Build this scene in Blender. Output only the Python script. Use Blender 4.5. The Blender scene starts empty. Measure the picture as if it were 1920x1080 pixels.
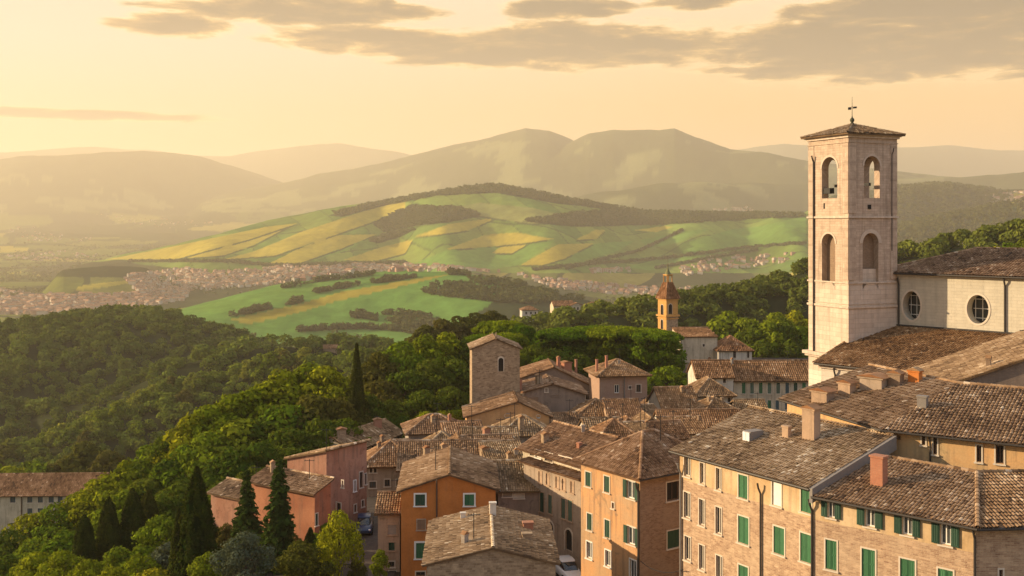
import bpy, math, random
import numpy as np
R_=math.radians
sc=bpy.context.scene
col=sc.collection
rng=np.random.default_rng(7)
random.seed(7)
# ---------------------------------------------------------------- camera, world, sun, exposure
F=2000.0; YH=420.0                      # focal length in photo pixels; eye level line
cd=bpy.data.cameras.new("camera"); cam=bpy.data.objects.new("camera",cd); col.objects.link(cam); sc.camera=cam
cd.sensor_width=36; cd.lens=F/1920*36; cd.shift_y=-(540-YH)/1920; cd.clip_start=.5; cd.clip_end=60000
cam.location=(0,0,0); cam.rotation_euler=(R_(90),0,0)
SUN_AZ=82; SUN_EL=17                    # degrees left of the view axis, degrees up
sd=bpy.data.lights.new("sun",'SUN'); so=bpy.data.objects.new("sun",sd); col.objects.link(so)
sd.energy=5.0; sd.angle=R_(.6); sd.color=(1,.745,.45)
sv=(-math.sin(R_(SUN_AZ))*math.cos(R_(SUN_EL)), math.cos(R_(SUN_AZ))*math.cos(R_(SUN_EL)), math.sin(R_(SUN_EL)))
from mathutils import Vector
so.rotation_euler=Vector(sv).to_track_quat('Z','Y').to_euler(); so.location=(-200,30,120)
sc.view_settings.view_transform='Standard'; sc.view_settings.look='None'; sc.view_settings.exposure=1.05; sc.view_settings.gamma=1
sc.cycles.use_denoising=True
sc.cycles.max_bounces=6; sc.cycles.diffuse_bounces=3; sc.cycles.glossy_bounces=2; sc.cycles.transmission_bounces=3; sc.cycles.volume_bounces=1
sc.cycles.transparent_max_bounces=12; sc.cycles.caustics_reflective=False; sc.cycles.caustics_refractive=False
sc.cycles.sample_clamp_indirect=4

def node(nt,typ,ins=None,**at):
    n=nt.nodes.new(typ)
    for k,v in at.items(): setattr(n,k,v)
    for k,v in (ins or {}).items():
        s=n.inputs[k]
        if isinstance(v,bpy.types.NodeSocket): nt.links.new(v,s)
        else: s.default_value=v
    return n
def M_(nt,op,a,b=0.0,c=None,clamp=False):
    ins={0:a,1:b}
    if c is not None: ins[2]=c
    return node(nt,'ShaderNodeMath',ins,operation=op,use_clamp=clamp).outputs[0]
def ramp(nt,fac,stops,interp='LINEAR'):
    n=nt.nodes.new('ShaderNodeValToRGB'); n.color_ramp.interpolation=interp
    el=n.color_ramp.elements
    while len(el)<len(stops): el.new(.5)
    for e,(p,c) in zip(el,stops): e.position=p; e.color=(*c,1) if len(c)==3 else c
    if isinstance(fac,bpy.types.NodeSocket): nt.links.new(fac,n.inputs[0])
    return n.outputs[0]
def mixc(nt,fac,a,b,blend='MIX'):
    n=nt.nodes.new('ShaderNodeMix'); n.data_type='RGBA'; n.blend_type=blend
    for i,v in ((0,fac),(6,a),(7,b)):
        if isinstance(v,bpy.types.NodeSocket): nt.links.new(v,n.inputs[i])
        else: n.inputs[i].default_value=v if i==0 else ((*v,1) if len(v)==3 else v)
    return n.outputs[2]

w=bpy.data.worlds.new("World"); sc.world=w; w.use_nodes=True
nt=w.node_tree; nt.nodes.clear()
sky=node(nt,'ShaderNodeTexSky',sky_type='NISHITA',sun_disc=False,sun_elevation=R_(SUN_EL),sun_rotation=R_(-SUN_AZ),air_density=1.2,dust_density=4.0,ozone_density=1.0)
tc=node(nt,'ShaderNodeTexCoord'); sep=node(nt,'ShaderNodeSeparateXYZ',{0:tc.outputs['Generated']})
dx,dy,dz=sep.outputs
az=M_(nt,'ARCTAN2',dx,dy); el=M_(nt,'ARCSINE',dz)
K=5.0                                   # background strength 0.1
def k(*c): return tuple(x*K for x in c)
low=ramp(nt,M_(nt,'DIVIDE',el,1.2,clamp=True),[(0,k(.98,.48,.12)),(.055,k(1.0,.53,.145)),(.09,k(1.0,.59,.21)),(.125,k(.99,.69,.36)),(.17,k(.97,.76,.50)),(.30,k(.80,.80,.80)),(.7,k(.55,.62,.73))])
# the sky is paler and brighter on the sun's side
side=M_(nt,'MULTIPLY_ADD',az,-1.0,.2,clamp=False); side=M_(nt,'MINIMUM',M_(nt,'MAXIMUM',side,-.4),1.0)
hi=M_(nt,'DIVIDE',M_(nt,'MULTIPLY',M_(nt,'MAXIMUM',el,0.0),1.0),.16,clamp=True)
wh=mixc(nt,M_(nt,'MULTIPLY',M_(nt,'MULTIPLY',M_(nt,'MAXIMUM',side,0.0),1.5,clamp=True),hi),low,k(.95,.83,.67))
gain=M_(nt,'MULTIPLY_ADD',side,-.26,1.0)
skyc=mixc(nt,.04,wh,sky.outputs[0])
skyc=mixc(nt,1.0,skyc,node(nt,'ShaderNodeCombineXYZ',{0:gain,1:gain,2:gain}).outputs[0],'MULTIPLY')
# clouds: long flat banks low over the hills
uv=node(nt,'ShaderNodeCombineXYZ',{0:M_(nt,'MULTIPLY',az,8.5),1:M_(nt,'MULTIPLY',el,42.0),2:0.3}).outputs[0]
n1=node(nt,'ShaderNodeTexNoise',{'Vector':uv,'Scale':1.0,'Detail':10.0,'Roughness':.62,'Distortion':.8}).outputs[0]
uv2=node(nt,'ShaderNodeCombineXYZ',{0:M_(nt,'MULTIPLY',az,24.0),1:M_(nt,'MULTIPLY',el,110.0),2:4.3}).outputs[0]
n2=node(nt,'ShaderNodeTexNoise',{'Vector':uv2,'Scale':1.0,'Detail':7.0,'Roughness':.6,'Distortion':.3}).outputs[0]
def pe(px,py): a=math.atan((px-960)/F); return a,math.atan((YH-py)/F*math.cos(a))
env=None
for (x,y,rx,ry) in [(1130,84,430,50),(1750,95,470,62),(1480,80,300,50),(560,18,320,34),(330,46,130,24),(700,72,240,32),(1830,8,420,42),(1320,2,130,20),(1060,14,150,24),(725,14,34,20),(1420,131,190,9),(940,100,260,34),(90,213,330,11)]:
    a,e=pe(x,y)
    t1=M_(nt,'POWER',M_(nt,'DIVIDE',M_(nt,'SUBTRACT',az,a),rx/F*.95),2.0)
    t2=M_(nt,'POWER',M_(nt,'DIVIDE',M_(nt,'SUBTRACT',el,e),ry/F),2.0)
    v=M_(nt,'SUBTRACT',1.0,M_(nt,'ADD',t1,t2)); v=M_(nt,'MAXIMUM',v,-1.5)
    env=v if env is None else M_(nt,'MAXIMUM',env,v)
# thinner scattered cloud elsewhere, above the frame
dens=M_(nt,'ADD',M_(nt,'MULTIPLY',env,1.35),M_(nt,'ADD',M_(nt,'MULTIPLY_ADD',n1,2.6,-1.45),M_(nt,'MULTIPLY_ADD',n2,1.7,-.85)))
mask=node(nt,'ShaderNodeMapRange',{0:dens,1:-.25,2:.55},interpolation_type='SMOOTHSTEP').outputs[0]
core=node(nt,'ShaderNodeMapRange',{0:M_(nt,'ADD',dens,M_(nt,'MULTIPLY_ADD',n2,1.3,-.65)),1:.05,2:1.15}).outputs[0]
cc=ramp(nt,core,[(0,k(1.25,.90,.46)),(.2,k(.92,.57,.20)),(.5,k(.42,.27,.12)),(.85,k(.20,.15,.095)),(1,k(.13,.11,.085))])
edge=M_(nt,'MULTIPLY',M_(nt,'MULTIPLY_ADD',az,.9,.35,clamp=True),core)
cc=mixc(nt,edge,cc,k(.13,.115,.09))
fin=mixc(nt,M_(nt,'MULTIPLY',mask,.93),skyc,cc)
# fill from the sky out of view
back=node(nt,'ShaderNodeMapRange',{0:dy,1:-.35,2:.75,3:.85,4:1.0},interpolation_type='SMOOTHSTEP').outputs[0]   # unseen sky behind the viewer, dimmed and cooled to set fill on walls
fin=mixc(nt,1.0,fin,node(nt,'ShaderNodeCombineXYZ',{0:M_(nt,'MULTIPLY_ADD',back,1.6,-.6),1:M_(nt,'MULTIPLY_ADD',back,.9,.1),2:M_(nt,'MULTIPLY_ADD',back,-.5,1.5)}).outputs[0],'MULTIPLY')
below=M_(nt,'MULTIPLY_ADD',dz,30.0,.6,clamp=True)
fin=mixc(nt,below,k(.30,.22,.11),fin)
bg=node(nt,'ShaderNodeBackground',{0:fin,1:.1})
wo=node(nt,'ShaderNodeOutputWorld',{0:bg.outputs[0]})

# ---------------------------------------------------------------- helpers
def P(px,py,D): return np.array([(px-960)*D/F, D, -(py-YH)*D/F])
def tag(o,label=None,cat=None,group=None,kind=None):
    if label: o['label']=label
    if cat: o['category']=cat
    if group: o['group']=group
    if kind: o['kind']=kind
    return o
def empty(name,loc,label=None,cat=None,group=None):
    o=bpy.data.objects.new(name,None); col.objects.link(o); o.location=tuple(float(x) for x in loc); o.empty_display_size=.3
    return tag(o,label,cat,group)
def rootloc(o):
    while o.parent is not None: o=o.parent
    return np.array(o.location) if o.type=='EMPTY' else np.zeros(3)
class MB:
    """collects polygons; every polygon has its own vertices, uv and a random value"""
    def __init__(s): s.V=[];s.U=[];s.I=[];s.C=[];s.R=[];s.n=0
    def poly(s,pts,uv=None,r=.5):
        m=len(pts); s.V.append(np.asarray(pts,float)); s.U.append(np.asarray(uv,float) if uv is not None else np.zeros((m,2)))
        s.I.append(np.arange(s.n,s.n+m)); s.C.append([m]); s.R.append([r]); s.n+=m
    def quads(s,V,Q,r,U=None):
        s.V.append(V); s.U.append(np.zeros((len(V),2)) if U is None else U); s.I.append((Q+s.n).ravel()); s.C.append(np.full(len(Q),4)); s.R.append(r); s.n+=len(V)
    def box(s,c,x,y,z,r=.5):
        """box centred at c with half-axis vectors x,y,z"""
        c,x,y,z=[np.asarray(a,float) for a in (c,x,y,z)]
        p=[c+i*x+j*y+k_*z for k_ in(-1,1) for j in(-1,1) for i in(-1,1)]
        lx,ly,lz=[2*np.linalg.norm(a) for a in (x,y,z)]
        flip=np.dot(np.cross(x,y),z)<0
        for f,(a,b) in (((0,2,3,1),(ly,lx)),((4,5,7,6),(lx,ly)),((0,1,5,4),(lx,lz)),((2,6,7,3),(lz,lx)),((0,4,6,2),(lz,ly)),((1,3,7,5),(ly,lz))):
            if flip: f=f[::-1]
            s.poly([p[i] for i in f],[(0,0),(a,0),(a,b),(0,b)],r)
    def abox(s,x0,x1,y0,y1,z0,z1,r=.5): s.box(((x0+x1)/2,(y0+y1)/2,(z0+z1)/2),((x1-x0)/2,0,0),(0,(y1-y0)/2,0),(0,0,(z1-z0)/2),r)
    def tube(s,pts,rad,seg=7,r=.5,cap=True):
        pts=np.asarray(pts,float); n=len(pts)
        rad=np.full(n,rad) if np.isscalar(rad) else np.asarray(rad,float)
        rings=[]
        for i in range(n):
            d=pts[min(i+1,n-1)]-pts[max(i-1,0)]; d=d/(np.linalg.norm(d)+1e-9)
            a=np.array([1.,0,0]) if abs(d[0])<.8 else np.array([0,1.,0])
            x=np.cross(d,a); x/=np.linalg.norm(x); y=np.cross(d,x)
            t=np.arange(seg)*2*math.pi/seg
            rings.append(pts[i]+rad[i]*(np.cos(t)[:,None]*x+np.sin(t)[:,None]*y))
        V=np.concatenate(rings); Q=[]
        for i in range(n-1):
            for j in range(seg):
                Q.append((i*seg+j,i*seg+(j+1)%seg,(i+1)*seg+(j+1)%seg,(i+1)*seg+j))
        s.quads(V,np.array(Q),np.full(len(Q),r))
        if cap: s.poly(rings[-1],None,r); s.poly(rings[0][::-1],None,r)
    def lathe(s,c,prof,seg=16,r=.5):
        """prof: (radius,z) pairs round a vertical axis through c"""
        c=np.asarray(c,float); t=np.arange(seg)*2*math.pi/seg
        V=np.concatenate([np.stack([c[0]+rr*np.cos(t),c[1]+rr*np.sin(t),np.full(seg,c[2]+zz)],1) for rr,zz in prof])
        Q=[(i*seg+j,i*seg+(j+1)%seg,(i+1)*seg+(j+1)%seg,(i+1)*seg+j) for i in range(len(prof)-1) for j in range(seg)]
        s.quads(V,np.array(Q),np.full(len(Q),r))
    def mesh(s,name,off=(0,0,0),smooth=False):
        V=np.concatenate(s.V)-np.asarray(off); U=np.concatenate(s.U); I=np.concatenate(s.I).astype(np.int32)
        C=np.concatenate([np.asarray(c) for c in s.C]).astype(np.int32); Rr=np.concatenate([np.asarray(c,float) for c in s.R]).astype(np.float32)
        me=bpy.data.meshes.new(name); me.vertices.add(len(V)); me.vertices.foreach_set('co',V.astype(np.float32).ravel())
        me.loops.add(len(I)); me.loops.foreach_set('vertex_index',I)
        me.polygons.add(len(C)); me.polygons.foreach_set('loop_start',(np.cumsum(C)-C).astype(np.int32))
        a=me.attributes.new('rnd','FLOAT','FACE'); a.data.foreach_set('value',Rr)
        ul=me.uv_layers.new(name='UVMap'); ul.uv.foreach_set('vector',U[I].astype(np.float32).ravel())
        me.polygons.foreach_set('use_smooth',np.full(len(C),smooth))
        me.update(calc_edges=True)
        return me
    def build(s,name,mat,parent=None,smooth=False):
        off=rootloc(parent) if parent is not None else (0,0,0)
        me=s.mesh(name,off,smooth); me.materials.append(mat)
        o=bpy.data.objects.new(name,me); col.objects.link(o)
        if parent is not None: o.parent=parent
        return o
def inpoly(px,py,poly):
    poly=np.asarray(poly,float); r=np.zeros(np.shape(px),bool); n=len(poly)
    for i in range(n):
        x1,y1=poly[i]; x2,y2=poly[(i+1)%n]
        if y1==y2: continue
        r^=((y1>py)!=(y2>py))&(px<(x2-x1)*(py-y1)/(y2-y1)+x1)
    return r
_tab=np.random.default_rng(3).random((256,256))
def vnoise(x,y):
    xi=np.floor(x).astype(int); yi=np.floor(y).astype(int); fx=x-xi; fy=y-yi
    fx=fx*fx*(3-2*fx); fy=fy*fy*(3-2*fy)
    g=lambda a,b:_tab[a&255,b&255]
    return (g(xi,yi)*(1-fx)+g(xi+1,yi)*fx)*(1-fy)+(g(xi,yi+1)*(1-fx)+g(xi+1,yi+1)*fx)*fy
def fbm(x,y,o=4):
    s=0;a=.5
    for i in range(o): s=s+a*(vnoise(x+i*17.3,y+i*9.1)-.5); x=x*2.03; y=y*2.03; a*=.5
    return s

# ---------------------------------------------------------------- materials
def newmat(name):
    m=bpy.data.materials.new(name); m.use_nodes=True; nt=m.node_tree; nt.nodes.clear()
    out=nt.nodes.new('ShaderNodeOutputMaterial'); return m,nt,out
def bsdf(nt,out,colr,rough=.9,bump=None,bs=.3,bd=.02,spec=.3,metal=0):
    b=node(nt,'ShaderNodeBsdfPrincipled',{'Roughness':rough,'Specular IOR Level':spec,'Metallic':metal})
    if isinstance(colr,bpy.types.NodeSocket): nt.links.new(colr,b.inputs['Base Color'])
    else: b.inputs['Base Color'].default_value=(*colr,1)
    if bump is not None:
        bn=node(nt,'ShaderNodeBump',{'Strength':bs,'Distance':bd,'Height':bump}); nt.links.new(bn.outputs[0],b.inputs['Normal'])
    nt.links.new(b.outputs[0],out.inputs[0]); return b
def noise(nt,vec,scale,detail=5,rough=.6,dist=0):
    return node(nt,'ShaderNodeTexNoise',{'Vector':vec,'Scale':scale,'Detail':detail,'Roughness':rough,'Distortion':dist}).outputs[0]
def coords(nt): return node(nt,'ShaderNodeTexCoord').outputs['Object']
def uvs(nt): return node(nt,'ShaderNodeTexCoord').outputs['UV']
def mul(c,f): return tuple(min(1,x*f) for x in c)

def m_plain(name,c,rough=.7,metal=0,var=.15):
    m,nt,out=newmat(name); n=noise(nt,coords(nt),3.0)
    bsdf(nt,out,mixc(nt,n,mul(c,1-var),mul(c,1+var)),rough,metal=metal); return m
def m_stucco(name,c,c2=None,stain=(.12,.09,.07),amt=.75):
    """old lime render: tone drifts, patches, rain streaks"""
    m,nt,out=newmat(name); u=uvs(nt); o=coords(nt)
    big=noise(nt,o,.35,4); fine=noise(nt,o,7.0,6)
    st=node(nt,'ShaderNodeMapping',{0:u,3:(2.2,.16,1)}).outputs[0]; sn=noise(nt,st,1.0,5,.65)
    base=mixc(nt,node(nt,'ShaderNodeMapRange',{0:big,1:.35,2:.65}).outputs[0],mul(c,.82),c2 or mul(c,1.12))
    pt=noise(nt,o,.9,7,.7,1.0); pm=node(nt,'ShaderNodeMapRange',{0:pt,1:.56,2:.66}).outputs[0]
    base=mixc(nt,M_(nt,'MULTIPLY',pm,amt),base,mul(c,.55))
    base=mixc(nt,M_(nt,'MULTIPLY',node(nt,'ShaderNodeMapRange',{0:sn,1:.5,2:.78}).outputs[0],amt),base,stain)
    base=mixc(nt,.35,base,mixc(nt,fine,(.3,.3,.3),(.85,.85,.85)),'OVERLAY')
    bsdf(nt,out,base,.92,fine,.35,.02); return m
def m_brick(name,a,b,mort,sx=.27,sy=.075,rub=.5):
    m,nt,out=newmat(name); u=uvs(nt); o=coords(nt)
    wob=noise(nt,o,1.3,3); uu=node(nt,'ShaderNodeVectorMath',{0:u,1:node(nt,'ShaderNodeVectorMath',{0:node(nt,'ShaderNodeTexNoise',{'Vector':o,'Scale':1.1,'Detail':3}).outputs[1],1:(.10,.10,0)},operation='MULTIPLY').outputs[0]},operation='ADD').outputs[0]
    br=node(nt,'ShaderNodeTexBrick',{'Vector':uu,'Color1':(0,0,0,1),'Color2':(1,1,1,1),'Mortar':(.5,.5,.5,1),'Scale':1.0,'Mortar Size':.012,'Mortar Smooth':.4,'Bias':0,'Brick Width':sx,'Row Height':sy})
    big=noise(nt,o,.4,5,.65); fine=noise(nt,o,9,6,.7); mid=noise(nt,o,2.2,5,.7)
    c=mixc(nt,M_(nt,'MULTIPLY_ADD',br.outputs[0],.55,M_(nt,'MULTIPLY_ADD',mid,1.7,-.65),clamp=True),a,b)
    c=mixc(nt,br.outputs[1],c,mort)
    c=mixc(nt,M_(nt,'MULTIPLY',node(nt,'ShaderNodeMapRange',{0:big,1:.45,2:.7}).outputs[0],rub),c,mul(mort,1.1))
    dk=node(nt,'ShaderNodeMapRange',{0:fine,1:.58,2:.72}).outputs[0]
    c=mixc(nt,M_(nt,'MULTIPLY',dk,.55),c,mul(a,.45))
    h=M_(nt,'SUBTRACT',fine,M_(nt,'MULTIPLY',br.outputs[1],.6))
    bsdf(nt,out,c,.95,h,.7,.03); return m
def m_ashlar(name,a,b,mort,sx=1.1,sy=.42,amt=.4):
    m,nt,out=newmat(name); u=uvs(nt); o=coords(nt)
    br=node(nt,'ShaderNodeTexBrick',{'Vector':u,'Color1':(0,0,0,1),'Color2':(1,1,1,1),'Mortar':(.5,.5,.5,1),'Scale':1.0,'Mortar Size':.012,'Mortar Smooth':.3,'Brick Width':sx,'Row Height':sy})
    big=noise(nt,o,.22,5,.65); fine=noise(nt,o,6,6,.7); mid=noise(nt,o,1.5,6,.7)
    st=node(nt,'ShaderNodeMapping',{0:u,3:(1.6,.12,1)}).outputs[0]; sn=noise(nt,st,1.0,5,.65)
    c=mixc(nt,M_(nt,'ADD',M_(nt,'MULTIPLY',br.outputs[0],.35),M_(nt,'MULTIPLY_ADD',mid,1.1,-.3),clamp=True),a,b)
    c=mixc(nt,M_(nt,'MULTIPLY',br.outputs[1],.75),c,mort)
    c=mixc(nt,M_(nt,'MULTIPLY',node(nt,'ShaderNodeMapRange',{0:sn,1:.48,2:.75}).outputs[0],amt),c,mul(a,.5))
    c=mixc(nt,M_(nt,'MULTIPLY',node(nt,'ShaderNodeMapRange',{0:fine,1:.57,2:.7}).outputs[0],.5),c,mul(a,.5))
    bsdf(nt,out,c,.9,M_(nt,'SUBTRACT',fine,br.outputs[1]),.5,.03); return m
def m_tile(name,tint=(1,1,1),pale=1.0,moss=.35):
    m,nt,out=newmat(name); o=coords(nt)
    at=node(nt,'ShaderNodeAttribute',attribute_name='rnd').outputs['Fac']
    big=noise(nt,o,.5,5,.65); fine=noise(nt,o,11,5,.7)
    f=M_(nt,'ADD',at,M_(nt,'MULTIPLY_ADD',big,.9,-.45),clamp=True)
    t=lambda c:tuple(x*y for x,y in zip(c,tint))
    c=ramp(nt,f,[(0,t((.055,.038,.028))),(.22,t((.125,.085,.058))),(.45,t((.22,.157,.108))),(.68,t((.31,.235,.17))),(.88,t((.42*pale,.34*pale,.26*pale))),(1,t((.56*pale,.49*pale,.40*pale)))])
    lich=noise(nt,o,1.6,6,.7); lm=node(nt,'ShaderNodeMapRange',{0:lich,1:.56,2:.68}).outputs[0]
    c=mixc(nt,M_(nt,'MULTIPLY',lm,moss),c,(.16,.12,.05))
    c=mixc(nt,.4,c,mixc(nt,fine,(.2,.2,.2),(.9,.9,.9)),'OVERLAY')
    oi=node(nt,'ShaderNodeObjectInfo').outputs['Random']; c=node(nt,'ShaderNodeHueSaturation',{'Hue':M_(nt,'MULTIPLY_ADD',oi,.016,.49),'Saturation':M_(nt,'MULTIPLY_ADD',oi,-.14,1.29),'Value':M_(nt,'MULTIPLY_ADD',oi,.16,.95),'Color':c}).outputs[0]
    bsdf(nt,out,c,.95,fine,.4,.02); return m
def m_leaf(name,dark,light,trans=.27,var=.12):
    m,nt,out=newmat(name)
    at=node(nt,'ShaderNodeAttribute',attribute_name='rnd').outputs['Fac']
    oi=node(nt,'ShaderNodeObjectInfo').outputs['Random']
    c=mixc(nt,at,dark,light)
    hs=node(nt,'ShaderNodeHueSaturation',{'Hue':M_(nt,'MULTIPLY_ADD',oi,-.05,.525),'Saturation':1.0,'Value':M_(nt,'MULTIPLY_ADD',oi,var*3,1-var),'Color':c}).outputs[0]
    d=node(nt,'ShaderNodeBsdfDiffuse',{0:hs}); t=node(nt,'ShaderNodeBsdfTranslucent',{0:mixc(nt,.5,hs,(.16,.17,.015))})
    mx=node(nt,'ShaderNodeMixShader',{0:trans,1:d.outputs[0],2:t.outputs[0]}); nt.links.new(mx.outputs[0],out.inputs[0]); return m
def m_glass(name,c=(.02,.025,.03)):
    m,nt,out=newmat(name); n=noise(nt,coords(nt),2.0,2)
    bsdf(nt,out,mixc(nt,n,mul(c,.6),mul(c,1.6)),.12,spec=.5); return m
def m_shutter(name,c):
    m,nt,out=newmat(name); u=uvs(nt)
    wv=node(nt,'ShaderNodeTexWave',{'Vector':u,'Scale':2.6,'Distortion':0},wave_type='BANDS',bands_direction='Y').outputs[1]
    n=noise(nt,coords(nt),2.5,5); oi=node(nt,'ShaderNodeObjectInfo').outputs['Random']; cc=mixc(nt,M_(nt,'ADD',M_(nt,'MULTIPLY',n,.5),M_(nt,'MULTIPLY',oi,.5)),mul(c,.55),tuple(min(1,x*1.25+.025) for x in c)); cc=mixc(nt,M_(nt,'MULTIPLY',M_(nt,'POWER',wv,3.0),.4),cc,mul(c,.5))
    bsdf(nt,out,cc,.6,wv,.6,.02); return m
T1=m_tile('roof_tiles_brown',(1.04,.99,.93)); T2=m_tile('roof_tiles_grey',(1.06,.98,.89),1.0,.25); T3=m_tile('roof_tiles_red',(1.06,.90,.80),.85,.25); T4=m_tile('roof_tiles_pale',(1.12,1.06,.98),1.1,.15); T5=m_tile('roof_tiles_mossy',(1.22,1.14,.97),1.0,.25)
S_orange=m_stucco('orange_render',(.50,.165,.035),(.55,.20,.05),amt=.2); S_peach=m_stucco('peach_render',(.56,.33,.15),(.62,.38,.19)); S_yel=m_stucco('ochre_render',(.56,.40,.21),(.60,.34,.15))
S_cream=m_stucco('cream_render',(.51,.43,.31)); S_white=m_stucco('white_render',(.57,.52,.44)); S_pink=m_stucco('pink_render',(.36,.17,.11),(.40,.22,.15)); S_red=m_stucco('red_render',(.34,.125,.065),(.40,.17,.09))
S_beige=m_stucco('beige_render',(.36,.28,.21)); S_tan=m_stucco('tan_render',(.40,.28,.19)); S_grey=m_stucco('grey_render',(.30,.26,.22)); S_nave=None; S_apr=m_stucco('apricot_render',(.56,.30,.13),(.60,.34,.15),amt=.3)
S_drab=m_stucco('drab_render',(.25,.19,.15)); S_pal=m_stucco('palazzo_plaster',(.55,.37,.19),(.60,.44,.27),amt=.5)
B_pal=m_brick('palazzo_brick',(.24,.135,.085),(.60,.42,.275),(.50,.38,.26),.34,.10); B_dark=m_brick('dark_brick',(.20,.13,.085),(.32,.22,.145),(.28,.21,.15)); B_stone=m_brick('rubble_stone',(.185,.122,.074),(.50,.37,.24),(.35,.265,.18),.42,.16,.3)
S_corner=m_stucco('corner_house_render',(.50,.34,.20),(.54,.29,.13)); B_corner=m_brick('corner_house_brick',(.21,.125,.08),(.40,.27,.18),(.36,.27,.19),.34,.10); B_pink=m_brick('pink_brick',(.33,.20,.145),(.42,.28,.21),(.36,.26,.19)); B_chim=m_brick('chimney_brick',(.36,.13,.075),(.45,.19,.11),(.36,.22,.15))
A_tow=m_ashlar('tower_stone',(.37,.275,.205),(.66,.52,.40),(.27,.20,.15),.8,.27,.75); A_pale=m_ashlar('pale_marble',(.45,.365,.29),(.70,.585,.475),(.31,.235,.175),1.8,.5,.5); A_white=m_ashlar('white_banded_stone',(.56,.49,.41),(.70,.63,.54),(.31,.23,.18),6,.55,.25)
S_nave=m_ashlar('nave_stone',(.47,.43,.34),(.61,.56,.45),(.38,.34,.27),1.1,.33,.35); A_yel=m_ashlar('yellow_stone',(.52,.27,.075),(.62,.36,.12),(.35,.18,.06),.7,.3)
GL=m_glass('dark_glass'); GL2=m_glass('grey_glass',(.09,.10,.10)); DK=m_plain('dark_interior',(.018,.015,.013),.9)
SH_g=m_shutter('green_shutter_paint',(.035,.155,.062)); SH_dg=m_shutter('dark_green_shutter_paint',(.012,.06,.032)); SH_br=m_shutter('brown_shutter_paint',(.30,.17,.10)); SH_gr=m_shutter('grey_green_shutter_paint',(.10,.16,.11)); SH_bl=m_shutter('blue_grey_shutter_paint',(.04,.085,.10))
FR=m_plain('pale_frame_stone',(.60,.52,.42)); FRw=m_plain('white_frame_paint',(.75,.73,.68)); FRd=m_plain('brown_frame_wood',(.10,.06,.04)); MET=m_plain('dark_gutter_metal',(.045,.038,.034),.5); ZINC=m_plain('grey_flashing',(.20,.18,.165),.6); WHT=m_plain('white_mortar',(.62,.57,.50)); IRON=m_plain('black_iron',(.015,.015,.016),.6); BRZ=m_plain('bell_bronze',(.035,.042,.035),.45,.6)
BARK=m_plain('bark',(.075,.052,.036)); PATCH=m_stucco('peach_patch',(.56,.32,.19))
L_green=m_leaf('leaf_green',(.028,.056,.007),(.20,.265,.014)); L_yel=m_leaf('leaf_yellow_green',(.045,.064,.006),(.31,.325,.013)); L_dark=m_leaf('leaf_dark_green',(.019,.040,.007),(.105,.145,.013),.3)
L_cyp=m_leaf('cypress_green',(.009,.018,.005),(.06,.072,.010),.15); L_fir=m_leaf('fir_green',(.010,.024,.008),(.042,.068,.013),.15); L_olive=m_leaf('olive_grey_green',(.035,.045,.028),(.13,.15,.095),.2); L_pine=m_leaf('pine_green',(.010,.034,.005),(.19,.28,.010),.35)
L_brown=m_leaf('brown_green',(.03,.034,.010),(.115,.105,.020),.3); L_wood=m_leaf('forest_green',(.034,.054,.012),(.20,.23,.034),.3); L_wood2=m_leaf('forest_light_green',(.042,.068,.013),(.26,.285,.034),.3); L_far=m_leaf('far_wood',(.026,.038,.014),(.085,.10,.028),.2)
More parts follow.
